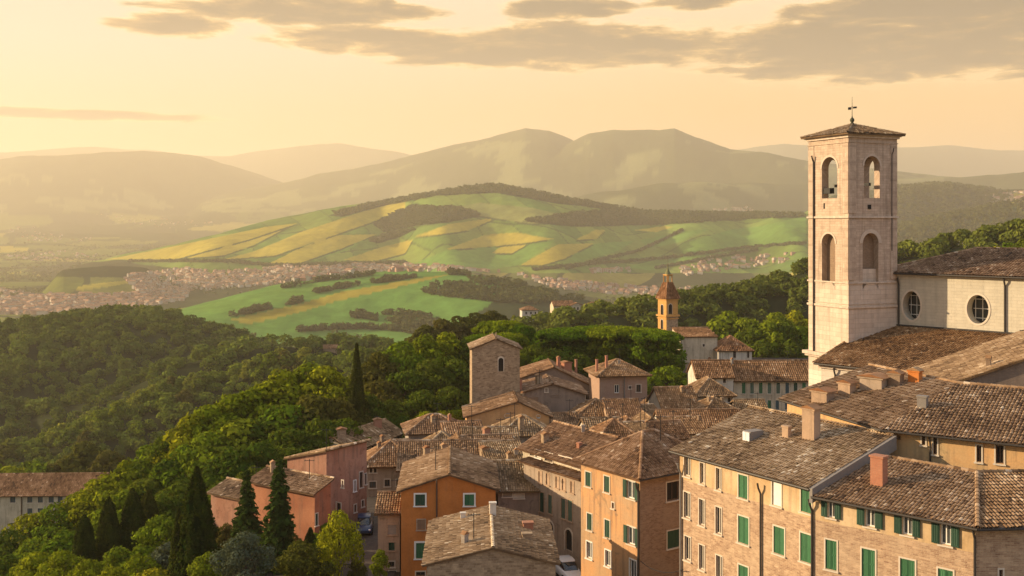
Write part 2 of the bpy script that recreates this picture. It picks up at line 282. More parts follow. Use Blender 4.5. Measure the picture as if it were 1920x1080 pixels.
# ---------------------------------------------------------------- building kit
def ray(px,py): return np.array([(px-960)/F,1.0,-(py-YH)/F])
def nrm(a): a=np.asarray(a,float); return a/np.linalg.norm(a)
Z=np.array([0,0,1.])
def face_mesh(mb,O,U,wd,z0,z1,ops,depth=.16,reveal=True,u_start=0.0,uo=0.0):
    """vertical wall strip through O (x,y), along unit U, outside on the right of U seen from above; openings cut out with their reveals"""
    O=np.array([O[0],O[1],0.]); U=np.array([U[0],U[1],0.]); N=np.array([U[1],-U[0],0.])
    pt=lambda u,z,d=0: O+U*u+Z*z-N*d
    rc=[]
    for o in ops:
        a,b,c,d=max(o['u0'],u_start),min(o['u1'],wd),max(o['v0'],z0),min(o['v1'],z1)
        if b-a>.02 and d-c>.02: rc.append((a,b,c,d,o))
    us=sorted({u_start,wd,*[r[0] for r in rc],*[r[1] for r in rc]}); vs=sorted({z0,z1,*[r[2] for r in rc],*[r[3] for r in rc]})
    for i in range(len(us)-1):
        for j in range(len(vs)-1):
            uc=(us[i]+us[i+1])/2; vc=(vs[j]+vs[j+1])/2
            if any(r[0]<uc<r[1] and r[2]<vc<r[3] for r in rc): continue
            q=[(us[i],vs[j]),(us[i+1],vs[j]),(us[i+1],vs[j+1]),(us[i],vs[j+1])]
            mb.poly([pt(*a) for a in q],[(a[0]+uo,a[1]) for a in q])
    for a,b,c,d,o in rc:
        kd=o.get('kind','rect'); dp=o.get('depth',depth)
        def strip(p,q):
            if reveal: mb.poly([pt(*p),pt(*q),pt(*q,dp),pt(*p,dp)],[(0,p[1]),(.2,q[1]),(.2,q[1]+dp),(0,p[1]+dp)])
        if kd=='arch':
            r=(b-a)/2; cu=(a+b)/2; vs_=d-r; n=10
            cv=[(cu-r*math.cos(math.pi*i/n),vs_+r*math.sin(math.pi*i/n)) for i in range(n+1)]
            for i in range(n):
                q=[cv[i],cv[i+1],(cv[i+1][0],d),(cv[i][0],d)]
                if i==n//2-1: q=[cv[i],cv[i+1],(cv[i][0],d)]
                if i==n//2: q=[cv[i],cv[i+1],(cv[i+1][0],d)]
                mb.poly([pt(*x) for x in q],[(x[0]+uo,x[1]) for x in q])
                strip(cv[i+1],cv[i])
            strip((a,c),(b,c)); strip((a,vs_),(a,c)); strip((b,c),(b,vs_))
        elif kd=='round':
            cu=(a+b)/2; cv_=(c+d)/2; ru=(b-a)/2; rv=(d-c)/2; n=32
            cir=lambda i:(cu+ru*math.cos(2*math.pi*i/n),cv_+rv*math.sin(2*math.pi*i/n))
            def sq(i):
                x,y=math.cos(2*math.pi*i/n),math.sin(2*math.pi*i/n); m=max(abs(x),abs(y)); return (cu+ru*x/m,cv_+rv*y/m)
            for i in range(n):
                q=[cir(i),sq(i),sq(i+1),cir(i+1)]
                mb.poly([pt(*x) for x in q],[(x[0]+uo,x[1]) for x in q]); strip(cir(i),cir(i+1))
        else:
            strip((a,c),(b,c)); strip((b,c),(b,d)); strip((b,d),(a,d)); strip((a,d),(a,c))
def tile_roof(mb,poly,pu=.23,pv=.40,thick=.14,seed=0,bright=0.0):
    """clay tiles laid on a planar roof polygon whose first edge is the eave; with the slab under them"""
    poly=[np.asarray(p,float) for p in poly]; u=nrm(poly[1]-poly[0]); n=nrm(np.cross(poly[1]-poly[0],poly[-1]-poly[0]))
    if n[2]<0: n=-n
    v=np.cross(n,u)
    if v[2]<0: v=-v
    p2=np.array([[np.dot(p-poly[0],u),np.dot(p-poly[0],v)] for p in poly]); rg=np.random.default_rng(seed)
    top=list(poly); bot=[p-Z*thick for p in poly]
    if np.dot(np.cross(top[1]-top[0],top[2]-top[1]),n)<0: top=top[::-1]; bot=bot[::-1]
    mb.poly(top,None,.28); mb.poly(bot[::-1],None,.1)
    for i in range(len(top)): j=(i+1)%len(top); mb.poly([bot[i],bot[j],top[j],top[i]],None,.15)
    a0,b0=p2.min(0); a1,b1=p2.max(0)
    gu,gv=np.meshgrid(np.arange(a0+pu*.5,a1,pu),np.arange(b0+pv*.42,b1,pv))
    gu=gu.ravel()+rg.normal(0,.012,gu.size); gv=gv.ravel()+rg.normal(0,.025,gv.size)
    k=inpoly(gu,gv,p2)&inpoly(gu,gv-pv*.38,p2+np.array([0,-.03]))
    gu=gu[k];gv=gv[k]; m=len(gu)
    if m==0: return
    r=pu*.44*(1+rg.normal(0,.06,m)); ang=np.array([0,.25,.5,.75,1])*math.pi
    ln=pv*.56; lift=.020+.018*rg.random(m); yaw=rg.normal(0,.03,m); sag=.05*(fbm(gu*.25+seed,gv*.25,3))
    V=np.zeros((m,10,3))
    for e,(s_,sc_,lf) in enumerate(((-1,1.05,1),(1,.86,0))):
        for a in range(5):
            du=gu+yaw*s_*ln-np.cos(ang[a])*r*sc_; dv=gv+s_*ln; h=np.sin(ang[a])*r*sc_*.8+lift*lf+.004+sag
            V[:,e*5+a]=poly[0]+du[:,None]*u+dv[:,None]*v+h[:,None]*n
    Q=np.array([[i,i+1,i+6,i+5] for i in range(4)])
    Qa=(Q[None]+(np.arange(m)*10)[:,None,None]).reshape(-1,4)
    tone=.45+.55*fbm(gu*.35+seed*3.1,gv*.35+seed,4)+rg.normal(0,.11,m)+(rg.random(m)<.06)*rg.random(m)*.5-(rg.random(m)<.08)*.2+bright
    mb.quads(V.reshape(-1,3),Qa,np.repeat(np.clip(tone,0,1),4))
def ridge_tiles(mb,p,q,r=.14,seed=0,bright=.05):
    p=np.asarray(p,float);q=np.asarray(q,float); L=np.linalg.norm(q-p); d=(q-p)/L; s=nrm(np.cross(d,Z)); up=np.cross(s,d); rg=np.random.default_rng(seed+5)
    n=max(1,int(L/.42)); ang=np.linspace(-.15,1.15,6)*math.pi
    for i in range(n):
        a=p+d*(L*i/n-.03); b=p+d*(L*(i+1)/n+.03); ra=r*1.08;rb=r*.92
        V=np.array([c+s*math.cos(t)*rr+up*(math.sin(t)*rr*.9+.02*k_) for c,rr,k_ in((a,ra,1),(b,rb,0)) for t in ang])
        mb.quads(V,np.array([[j,j+1,j+7,j+6] for j in range(5)]),np.full(5,np.clip(.55+bright+rg.normal(0,.17),0,1)))
class Bld:
    def __init__(s,name,label,cat,loc,group=None,root=None):
        s.root=root or empty(name,loc,label,cat,group); s.faces={}; s.wins=[]; s.roofs=[]; s.seed=sum(map(ord,name+(label or '')))%997
    def face(s,key,O,W):
        O=np.asarray(O,float)[:2];W=np.asarray(W,float)[:2]; L=np.linalg.norm(W-O); s.faces[key]=(O,(W-O)/L,L)
    def hit(s,key,px,py):
        O,U,L=s.faces[key]; N=np.array([U[1],-U[0]]); d=ray(px,py); t=np.dot(O,N)/np.dot(d[:2],N); p=d*t
        return np.dot(p[:2]-O,U),p[2]
    def at(s,key,u,z,out=0.0):
        O,U,L=s.faces[key]; N=np.array([U[1],-U[0]]); q=O+U*u+N*out; return np.array([q[0],q[1],z])
    def win(s,key,x0,y0,x1,y1,style='d',**kw):
        xc,yc=(x0+x1)/2,(y0+y1)/2
        ua,_=s.hit(key,x0,yc);ub,_=s.hit(key,x1,yc);_,va=s.hit(key,xc,y1);_,vb=s.hit(key,xc,y0)
        o=dict(face=key,u0=min(ua,ub),u1=max(ua,ub),v0=va,v1=vb,style=style); o.update(kw)
        if style=='arch': o['kind']='arch'
        if style=='round': o['kind']='round'
        s.wins.append(o); return o
    def walls(s,mat,z0,zt,keys=None,extra=(),name='wall',depth=.16):
        mb=MB(); uo=0
        for k_ in (keys or s.faces):
            O,U,L=s.faces[k_]; face_mesh(mb,O,U,L,z0,zt,[x for x in s.wins if x['face']==k_],depth,uo=uo); uo+=L
        for pts in extra: 
            p0=np.asarray(pts[0]); mb.poly(pts,[(np.hypot(*(np.asarray(p)-p0)[:2])*(1 if np.dot((np.asarray(p)-p0)[:2],(np.asarray(pts[1])-p0)[:2])>=0 else -1),p[2]) for p in pts])
        return mb.build(name,mat,s.root)
    def roof(s,polys,mat,ridges=(),pu=.23,pv=.4,name='roof',bright=0.0,rr=.14,rb=.05):
        mb=MB()
        for i,p in enumerate(polys): tile_roof(mb,p,pu,pv,seed=s.seed+i*7,bright=bright); s.roofs.append([np.asarray(a,float) for a in p])
        for i,(a,b) in enumerate(ridges): ridge_tiles(mb,np.asarray(a)+Z*.03,np.asarray(b)+Z*.03,rr,s.seed+i,rb)
        return mb.build(name,mat,s.root)
    def put_windows(s,depth=.16):
        for o in s.wins:
            k_=o['face']; O,U,L=s.faces[k_]; u0,u1,v0,v1=o['u0'],o['u1'],o['v0'],o['v1']; st=o['style']; wd=u1-u0; hh=v1-v0
            U3=np.array([U[0],U[1],0]); N3=np.array([U[1],-U[0],0]); A=lambda u,z,d=0:s.at(k_,u,z,d)
            if st=='open': continue
            dp=o.get('depth',depth)
            fm=o.get('fm',FR); fw=min(.11,wd*.16)
            def bx(mb,ua,ub,va,vb,d0,d1): mb.box((A(ua,va,d0)+A(ub,vb,d1))/2,U3*(ub-ua)/2,N3*(d1-d0)/2,Z*(vb-va)/2)
            mb=MB()
            if st in('arch','round'):
                if st=='arch':
                    n=10;r=wd/2;cu=(u0+u1)/2;vs=v1-r
                    out=[(u0,v0),(u1,v0)]+[(cu+r*math.cos(math.pi*i/n),vs+r*math.sin(math.pi*i/n)) for i in range(n+1)]
                else:
                    n=32;out=[((u0+u1)/2+wd/2*math.cos(2*math.pi*i/n),(v0+v1)/2+hh/2*math.sin(2*math.pi*i/n)) for i in range(n)]
                c=np.array([(u0+u1)/2,(v0+v1)/2]); fwid=o.get('trim',.16)
                for i in range(len(out)):
                    if st=='arch' and i==0: continue
                    a=np.array(out[i]);b=np.array(out[(i+1)%len(out)]); a2=a+(a-c)/np.linalg.norm(a-c)*fwid; b2=b+(b-c)/np.linalg.norm(b-c)*fwid
                    mb.poly([A(*a,.05),A(*a2,.05),A(*b2,.05),A(*b,.05)],[(0,0),(.2,0),(.2,.2),(0,.2)]); mb.poly([A(*a2,.05),A(*a2,-.05),A(*b2,-.05),A(*b2,.05)]); mb.poly([A(*a,-.02),A(*a,.05),A(*b,.05),A(*b,-.02)])
                f=mb.build('window',fm,s.root); p=MB(); p.poly([A(*q,-dp+.02) for q in out]); p.build('pane',o.get('pm',GL),f)
                if st=='round' or o.get('bars'):
                    g=MB(); cu,cv=c
                    for kk in(-.33,0,.33): bx(g,cu+kk*wd-.03,cu+kk*wd+.03,cv-hh*.42,cv+hh*.42,-dp+.03,-dp+.07); bx(g,cu-wd*.42,cu+wd*.42,cv+kk*hh-.03,cv+kk*hh+.03,-dp+.075,-dp+.11)
                    g.build('glazing_bars',FRw,f)
                continue
            # surround, sill, sash
            t=o.get('t',.09)
            bx(mb,u0-t,u0,v0-.02,v1+t,-.02,.035); bx(mb,u1,u1+t,v0-.02,v1+t,-.02,.035); bx(mb,u0,u1,v1,v1+t,-.02,.036); bx(mb,u0-t-.05,u1+t+.05,v0-.11,v0-.02,-.02,.12)
            f=mb.build('window',fm,s.root)
            def shutters(mat,mode):
                if mode=='shut':
                    for a,b in((u0+.01,(u0+u1)/2-.006),((u0+u1)/2+.006,u1-.01)):
                        g=MB(); bx(g,a,b,v0+.01,v1-.01,-.07,-.025)
                        bx(g,a,a+.06,v0+.01,v1-.01,-.025,-.012); bx(g,b-.06,b,v0+.01,v1-.01,-.025,-.012); bx(g,a+.06,b-.06,(v0+v1)/2-.04,(v0+v1)/2+.04,-.025,-.0125); bx(g,a+.06,b-.06,v1-.09,v1-.01,-.025,-.0125); bx(g,a+.06,b-.06,v0+.01,v0+.1,-.025,-.0125)
                        g.build('shutter',mat,f)
                else:
                    sw=wd*o.get('sw',.5)
                    for a,b in((u0-t-sw,u0-t*.2),(u1+t*.2,u1+t+sw)):
                        g=MB(); bx(g,a,b,v0+.0,v1+.0,.045,.095); bx(g,a+.04,b-.04,v0+.08,v1-.08,.095,.105); g.build('shutter',mat,f)
            if st=='g': shutters(o.get('sm',SH_g),'shut')
            elif st=='blank':
                p=MB(); bx(p,u0,u1,v0,v1,-.12,-.05); p.build('panel',o.get('pm',FRw),f)
            else:
                p=MB(); p.poly([A(u0,v0,-dp+.01),A(u1,v0,-dp+.01),A(u1,v1,-dp+.01),A(u0,v1,-dp+.01)]); p.build('pane',o.get('pm',GL),f)
                sh=MB(); e=-dp+.015
                bx(sh,u0,u0+fw*.8,v0,v1,e,e+.05); bx(sh,u1-fw*.8,u1,v0,v1,e,e+.05); bx(sh,u0+fw*.8,u1-fw*.8,v1-fw*.8,v1,e,e+.05); bx(sh,u0+fw*.8,u1-fw*.8,v0,v0+fw*.8,e,e+.05); bx(sh,(u0+u1)/2-.03,(u0+u1)/2+.03,v0+fw*.8,v1-fw*.8,e,e+.045)
                sh.build('sash',o.get('sash',FRw if st!='d' else FRd),f)
                if st=='o': shutters(o.get('sm',SH_dg),'open')
    def on_roof(s,px,py):
        best=None;d=ray(px,py)
        for p in s.roofs:
            n=nrm(np.cross(p[1]-p[0],p[-1]-p[0])); 
            if abs(np.dot(d,n))<1e-6: continue
            t=np.dot(p[0],n)/np.dot(d,n); q=d*t
            if t>0 and inpoly(q[0],q[1],[a[:2] for a in p]) and (best is None or t<best[0]): best=(t,q)
        return None if best is None else best[1]
    def chimney(s,px,py,wd=.6,h=1.3,mat=None,cap=True,dp=None,rot=.5,style='brick'):
        q=s.on_roof(px,py)
        if q is None: print('chimney off roof',px,py); return
        mat=mat or (B_stone if int(px)%3 else B_chim); dp=dp or wd*.75; c,sn=math.cos(rot),math.sin(rot); X=np.array([c,sn,0])*wd/2;Y=np.array([-sn,c,0])*dp/2
        mb=MB(); mb.box(q+Z*(h/2-.25),X,Y,Z*(h/2+.25)); mb.box(q+Z*(h+.04),X*1.18,Y*1.18,Z*.06)
        if style=='hat':
            for i in(-1,1): mb.box(q+Z*(h+.22)+X*.8*i,X*.14,Y*.9,Z*.13)
        o=mb.build('chimney',mat,s.root)
        if cap:
            t=MB(); z=h+(.36 if style=='hat' else .10); a,b=q+Z*z-Y*1.3,q+Z*z+Y*1.3
            r=[a-X*1.35,a+Z*.22,a+X*1.35,b-X*1.35,b+Z*.22,b+X*1.35]
            t.poly([r[0],r[3],r[4],r[1]][::-1],None,.5); t.poly([r[1],r[4],r[5],r[2]][::-1],None,.6); t.poly([r[0],r[1],r[2]],None,.4); t.poly([r[3],r[5],r[4]],None,.4); t.poly([r[0],r[2],r[5],r[3]],None,.1)
            t.build('chimney_cap',T3,o)
    def aerial(s,px,py,h=2.2):
        q=s.on_roof(px,py)
        if q is None: return
        m=MB(); m.tube([q-Z*.3,q+Z*h],.035,5); m.tube([q+Z*(h-.15)-[.5,.1,0],q+Z*(h-.15)+[.5,.1,0]],.025,4)
        for i in range(5): m.tube([q+Z*(h-.15)+[-.4+.2*i,-.25,0],q+Z*(h-.15)+[-.4+.2*i,.25,0]],.02,4)
        m.build('aerial',IRON,s.root)
    def pipe(s,key,px,py0,py1,r=.06,mat=None,name='downpipe'):
        u,z=s.hit(key,px,py0);_,zb=s.hit(key,px,py1); m=MB(); m.tube([s.at(key,u-.02,z,.35),s.at(key,u,z-.3,.3),s.at(key,u,z-.7,r+.03),s.at(key,u,zb,r+.03)],r); return m.build(name,mat or MET,s.root)
    def band(s,key,py,h=.18,out=.1,mat=None,name='cornice',px=None,z=None):
        O,U,L=s.faces[key]; z=s.hit(key,px,py)[1] if z is None else z; mb=MB(); U3=np.array([U[0],U[1],0]);N3=np.array([U[1],-U[0],0])
        mb.box(s.at(key,L/2,z,out/2-.01),U3*(L/2+out*.98),N3*(out/2+.01),Z*h/2); return mb.build(name,mat or FR,s.root)
def corners(c,al,L,R):
    C=P(*c); a=R_(al); dl=np.array([-math.cos(a),math.sin(a),0]); dr=np.array([math.sin(a),math.cos(a),0])
    return C,C+dl*L,C+dr*R,C+dl*L+dr*R,dl,dr
def house(label,c,al,L,R,wall,rf,roof='hip',rise=1.5,frac=.5,base=-36,over=.45,wins=(),chim=(),pipes=(),name='house',cat='house',group=None,root=None,pu=None,bright=0.0,gut=False,wallR=None,rb=.05):
    C,A,B,K_,dl,dr=corners(c,al,L,R); ze=C[2]
    b=Bld(name,label,cat,(C[0],C[1],base),group,root)
    b.face('L',A,C); b.face('R',C,B); b.face('b',B,K_); b.face('a',K_,A)
    for w_ in wins: b.win(*w_[:6],**(w_[6] if len(w_)>6 else {}))
    D=c[2]; pu=pu or (.23 if D<125 else .28 if D<175 else .4); pv=pu*1.55
    hz=lambda p,z:np.array([p[0],p[1],z])
    t=.16; ex=[]; o=over
    if roof=='gL':     # ridge runs along L, gables on R sides
        zr=ze+rise; w1=R*frac;w2=R-w1; s1=rise/w1;s2=rise/w2
        r0=hz(C+dr*w1-dl*o*.6,zr+t); r1=hz(A+dr*w1+dl*o*.6,zr+t)
        polys=[[hz(A-dr*o+dl*o*.6,ze+t-s1*o),hz(C-dr*o-dl*o*.6,ze+t-s1*o),r0,r1],[hz(B+dr*o-dl*o*.6,ze+t-s2*o),hz(K_+dr*o+dl*o*.6,ze+t-s2*o),r1,r0]]
        rid=[(r0,r1)]; ex=[[hz(C,ze),hz(B,ze),hz(C+dr*w1,zr)],[hz(K_,ze),hz(A,ze),hz(A+dr*w1,zr)]]
    elif roof=='gR':
        zr=ze+rise; w1=L*frac;w2=L-w1; s1=rise/w1;s2=rise/w2
        r0=hz(C+dl*w1-dr*o*.6,zr+t); r1=hz(B+dl*w1+dr*o*.6,zr+t)
        polys=[[hz(C-dl*o-dr*o*.6,ze+t-s1*o),hz(B-dl*o+dr*o*.6,ze+t-s1*o),r1,r0],[hz(K_+dl*o+dr*o*.6,ze+t-s2*o),hz(A+dl*o-dr*o*.6,ze+t-s2*o),r0,r1]]
        rid=[(r0,r1)]; ex=[[hz(A,ze),hz(C,ze),hz(C+dl*w1,zr)],[hz(B,ze),hz(K_,ze),hz(B+dl*w1,zr)]]
    elif roof in('sR','sL','sa'):  # single slope, low edge at that face
        if roof=='sR': e0,e1,h0,h1,up,al_=C,B,A,K_,dl,dr; ln=L
        elif roof=='sa': e0,e1,h0,h1,up,al_=K_,A,B,C,-dl,-dr; ln=L
        else: e0,e1,h0,h1,up,al_=A,C,K_,B,dr,-dl; ln=R
        s_=rise/ln
        polys=[[hz(e0-up*o-al_*o*.6,ze+t-s_*o),hz(e1-up*o+al_*o*.6,ze+t-s_*o),hz(h1+up*.2+al_*o*.6,ze+rise+t+s_*.2),hz(h0+up*.2-al_*o*.6,ze+rise+t+s_*.2)]]
        rid=[(polys[0][3],polys[0][2])]
        ex=[[hz(e1,ze),hz(h1,ze),hz(h1,ze+rise)],[hz(h0,ze),hz(e0,ze),hz(h0,ze+rise)],[hz(h1,ze),hz(h0,ze),hz(h0,ze+rise),hz(h1,ze+rise)]]
    else:                # hip
        s_=rise/(min(L,R)/2); zo=ze+t-s_*o
        c0=hz(C-dl*o-dr*o,zo);a0=hz(A+dl*o-dr*o,zo);b0=hz(B-dl*o+dr*o,zo);k0=hz(K_+dl*o+dr*o,zo); zr=ze+t+rise
        if L>R+.05:
            r0=hz(C+dr*R/2+dl*R/2,zr); r1=hz(A+dr*R/2-dl*R/2,zr)
            polys=[[a0,c0,r0,r1],[b0,k0,r1,r0],[c0,b0,r0],[k0,a0,r1]]; rid=[(r0,r1),(c0,r0),(b0,r0),(a0,r1),(k0,r1)]
        elif R>L+.05:
            r0=hz(C+dl*L/2+dr*L/2,zr); r1=hz(B+dl*L/2-dr*L/2,zr)
            polys=[[c0,b0,r1,r0],[k0,a0,r0,r1],[a0,c0,r0],[b0,k0,r1]]; rid=[(r0,r1),(c0,r0),(a0,r0),(b0,r1),(k0,r1)]
        else:
            r0=hz((C+K_)/2,zr); polys=[[a0,c0,r0],[c0,b0,r0],[b0,k0,r0],[k0,a0,r0]]; rid=[(c0,r0),(a0,r0),(b0,r0),(k0,r0)]
    b.walls(wall,base,ze,keys=('L','b','a') if wallR else None,extra=ex)
    if wallR: b.walls(wallR,base,ze,keys=('R',),name='side_wall')
    b.roof(polys,rf,rid,pu,pv,bright=bright,rb=rb); b.put_windows()
    for q in chim: b.chimney(*q[:2],**(q[2] if len(q)>2 else {}))
    for q in pipes: b.pipe(*q)
    rq=random.Random(int(c[0]*7+c[1]))
    if c[2]<175 and rise:
        for pl in polys[:2]:
            if rq.random()<.3:
                a_,b_=rq.uniform(.2,.8),rq.uniform(.45,.85); q=(np.asarray(pl[0])*(1-a_)+np.asarray(pl[1])*a_)*(1-b_)+np.asarray(pl[2])*b_
                b.chimney(960+q[0]*F/q[1],YH-q[2]*F/q[1],rq.uniform(.3,.45),rq.uniform(.4,.75),rq.choice([B_stone,B_chim,S_grey,S_tan,B_dark]),cap=rq.random()<.6,rot=rq.random())
    for i_ in range(2):
        pl=polys[i_%len(polys)]; q=sum(np.asarray(x) for x in pl)/len(pl)*.55+np.asarray(pl[2])*.45
        if c[2]<170 and i_==0 and (int(c[0])%2==0): b.aerial(960+q[0]*F/q[1],YH-q[2]*F/q[1],1.6+(int(c[0])%7)*.2)
    if gut:
        for p in polys[:2]:
            if p[0][1]>p[1][1]+40: continue
            g=MB(); g.tube([p[0]-Z*.08,p[1]-Z*.08],.07,6); g.build('gutter',MET,b.root)
    b.polys=polys; b.ze=ze
    return b
def solve_sq(pc,pl,pr,D):
    """plan of a square tower from where its near corner and outer edges stand"""
    k0,kl,kr=[(p-960)/F for p in(pc,pl,pr)]; X0=k0*D;a=X0-kl*D;b=kr*D-X0; al=math.atan2(b+a*kr,a-b*kl); return math.degrees(al),a/(math.cos(al)+kl*math.sin(al))
# ---------------------------------------------------------------- the long brick palazzo, front right
def palazzo():
    ze=-15.95; A=np.array([11.8,75.0,ze]);B=np.array([18.35,64.6,ze]);C=np.array([25.2,58.0,ze]);E=C+8.5*np.array([math.cos(R_(4)),math.sin(R_(4)),0])
    b=Bld('brick_palazzo','long brick palazzo with ochre top storey, green shutters and two stepped tiled roofs','house',(18,65,-34))
    nab=nrm([.843,.537,0]);nbc=nrm([.70,.71,0]); A2=A+nab*11
    b.face('AB',A,B);b.face('BC',B,C);b.face('CE',C,E);b.face('A2A',A2,A)
    W=b.win; og=dict(fm=FRw)
    for r in((1283,856,1294,893),(1312.6,868,1321.4,907),(1342.7,878,1352,918.5),(1282.5,923,1294,971),(1311,936.5,1321.4,985),(1342,951,1353,1001),(1284,1006,1295,1050.5),(1311,1022,1321,1068),(1343,1042,1354,1086)):
        W('AB',*r,style='w',pm=GL,fm=FR,sash=FR,t=.07)
    for r in((1385,891,1402,934),(1502,915,1522,961),(1384.5,969,1404,1019),(1451,988.6,1471,1039),(1501,1001,1521.5,1054),(1385,1061,1403,1110)): W('AB',*r,style='g')
    W('AB',1448,904,1465,948,'blank')
    for r in((1552,929,1566,970.5),(1622,945,1641,987.5),(1692,960,1711,1003),(1763,975,1783.5,1021.5)): W('BC',*r,style='o',pm=GL2,sw=.62)
    for r in((1548,1013,1569,1068),(1616,1030,1641,1085),(1688,1049,1715.6,1110),(1759,1068,1787,1135)): W('BC',*r,style='g')
    W('CE',1873,1068,1880,1095,'d')
    mid=ze-1.95
    b.walls(B_pal,-34,mid); b.walls(S_pal,mid,ze,keys=('AB',),name='plaster_wall'); b.walls(S_pal,mid,ze-.42,keys=('BC',),name='plaster_wall'); b.walls(B_pal,mid,ze-.42,keys=('CE',),name='side_wall'); b.walls(B_pal,mid,ze,keys=('A2A',),name='side_wall')
    b.put_windows()
    s=.30; t=.16; z0=ze+t-.5*s
    ea=lambda p,n:np.array([p[0]-n[0]*.5,p[1]-n[1]*.5,z0])
    dAB=nrm(B-A); 
    a0=ea(A,nab)-dAB*.55; b0=ea(B,nab); up=7.3
    a1=a0+nab*(up+.5)+Z*s*(up+.5); b1=b0+nab*(up+.5)+Z*s*(up+.5)
    a2=a1+nab*6.5-Z*1.9; b2=b1+nab*2.2-Z*.62
    # right roof, a little lower
    dr=.42; b0r=ea(B,nbc)-Z*dr+nrm(C-B)*.02; c0=ea(C,nbc)-Z*dr
    nce=np.array([-math.sin(R_(4)),math.cos(R_(4)),0]); c0=np.array([C[0]-.15,C[1]-.62,z0-dr])
    hip=np.array([27.6,63.3,z0-dr+s*5.35]); r1=b0r+nbc*6.2+Z*s*6.2; 
    e0=np.array([E[0],E[1]-.55,z0-dr]); e1=hip+nrm(E-C)*9
    n=np.cross(c0-b0r,hip-b0r); r1[2]=b0r[2]-(n[0]*(r1-b0r)[0]+n[1]*(r1-b0r)[1])/n[2]
    b.roof([[a0,b0,b1,a1]],T1,[(a1,b1),(a1,a1+nab*.1)],.215,.37,'roof',bright=.07)
    b.roof([[a1,b1,b2,a2]],T1,(),.3,.5,'roof')
    b.roof([[b0r,c0,hip,r1],[c0,e0,e1,hip]],T1,[(c0,hip),(r1,hip),(hip,e1)],.215,.37,'roof',bright=.09)
    # stepped verge wall between the two roofs
    m=MB(); q0=b0r+Z*.02;q1=r1+Z*.02
    dv=nrm(np.array([dAB[0],dAB[1],0]))*.24
    for i in range(6):
        p0=b0+(b1-b0)*i/6;p1=b0+(b1-b0)*(i+1)/6
        m.box((p0+p1)/2+dv*.5-Z*.42,(p1-p0)/2*1.0,dv*.5,Z*.44)
    m.build('verge_wall',ZINC,b.root)
    # low parapet behind the right roof
    m=MB(); m.box((r1+hip)/2-Z*.5+nbc*.2,(hip-r1)/2,nbc*.12,Z*.55); m.build('parapet',S_grey,b.root)
    for p,q in((a0,b0),(b0r,c0),(c0,e0)):
        g=MB(); g.tube([p-Z*.09,q-Z*.09],.085,7); g.build('gutter',MET,b.root)
    b.pipe('AB',1428,905,1120,.065); b.pipe('AB',1524.5,935,1140,.07); b.pipe('BC',1829,985,1150,.07); b.pipe('AB',1278,868,1100,.075,ZINC)
    b.chimney(1521,822,.95,1.95,S_tan,rot=-.9); b.chimney(1475,820,.5,.7,S_tan,rot=-.9,cap=False); b.chimney(1648,908,.8,1.65,B_chim,rot=-.85,cap=False)
    q=b.on_roof(1400,828)
    if q is not None:   # dormer skylight
        m=MB(); X=dAB*.42;Y=nab*.75
        m.box(q+Z*.30+Y*.8,X*.9,Y*.8,Z*.42); d=m.build('dormer',ZINC,b.root)
        m=MB(); 
        for i in(-1,1): m.box(q+Z*.33+X*.4*i-Y*.06,X*.35,Y*.05,Z*.33)
        m.build('dormer_window',m_plain('skylight_white',(.7,.72,.74),.3),d)
    return b
palazzo()
def upper_palazzo():
    ze=-13.3; A=np.array([20.9,81,ze]);B=np.array([24.4,69.4,ze]);C=np.array([33,63.3,ze])
    b=Bld('upper_palazzo','large ochre palazzo with one broad brown tiled roof between the brick palazzo and the church','house',(28,74,-34))
    b.face('AB',A,B);b.face('BC',B,C)
    for r in((1728.5,816,1735,834),(1750,820.5,1757,851.5),(1831,835,1840,866),(1867,835,1882,869)): b.win('BC',*r,style='d',pm=DK)
    n1=nrm([.957,.29,0]);n2=nrm([.578,.815,0]); C2=C+n2*10; A2=A+n1*9
    b.face('CC',C,C2); b.face('A2A',A2,A)
    b.walls(S_yel,-34,ze); b.put_windows()
    s=.27;t=.16;o=.55; z0=ze+t-o*s
    bis=nrm(n1+n2); a0=A-n1*o-nrm(B-A)*.5; b0=B-bis*o*1.06; c0=C-n2*o+nrm(C-B)*2
    a0[2]=b0[2]=c0[2]=z0
    T=8.2; up=lambda p,n:p+n*T+Z*s*T
    c1=up(c0,n2); b1=b0+bis*T*1.06+Z*s*T; a1=up(a0,n1)
    b.roof([[a0,b0,b1,a1],[b0,c0,c1,b1]],T1,[(a1,b1),(b1,c1)],.23,.4,bright=.05)
    b.roof([[a1,b1,b1+n1*5-Z*1.2,a1+n1*5-Z*1.2],[b1,c1,c1+n2*6-Z*1.6,b1+n2*6-Z*1.6]],T1,(),.35,.55)
    for p,q in((a0,b0),(b0,c0)):
        g=MB(); g.tube([p-Z*.09,q-Z*.09],.085,7); g.build('gutter',MET,b.root)
    b.pipe('BC',1745,812,900,.06)
    b.chimney(1730,764,.6,.7,ZINC,rot=-.7,cap=False); b.chimney(1543,752,1.3,.7,S_tan,rot=-.9); b.chimney(1588,738,1.0,.75,S_tan,rot=-.9); b.chimney(1640,727,1.7,.75,S_beige,rot=-.8); b.chimney(1680,722,.9,.8,B_dark,rot=-.8); b.chimney(1716,716,.8,.75,S_orange,rot=-.8)
    return b
upper_palazzo()
# church annex with a big tiled slope, right edge
house('grey gabled annex with a long tiled slope rising to the right edge beside the church',(1722,743,80),108,14,22,S_drab,T1,'gL',4.5,base=-34,over=.4,name='church_annex')
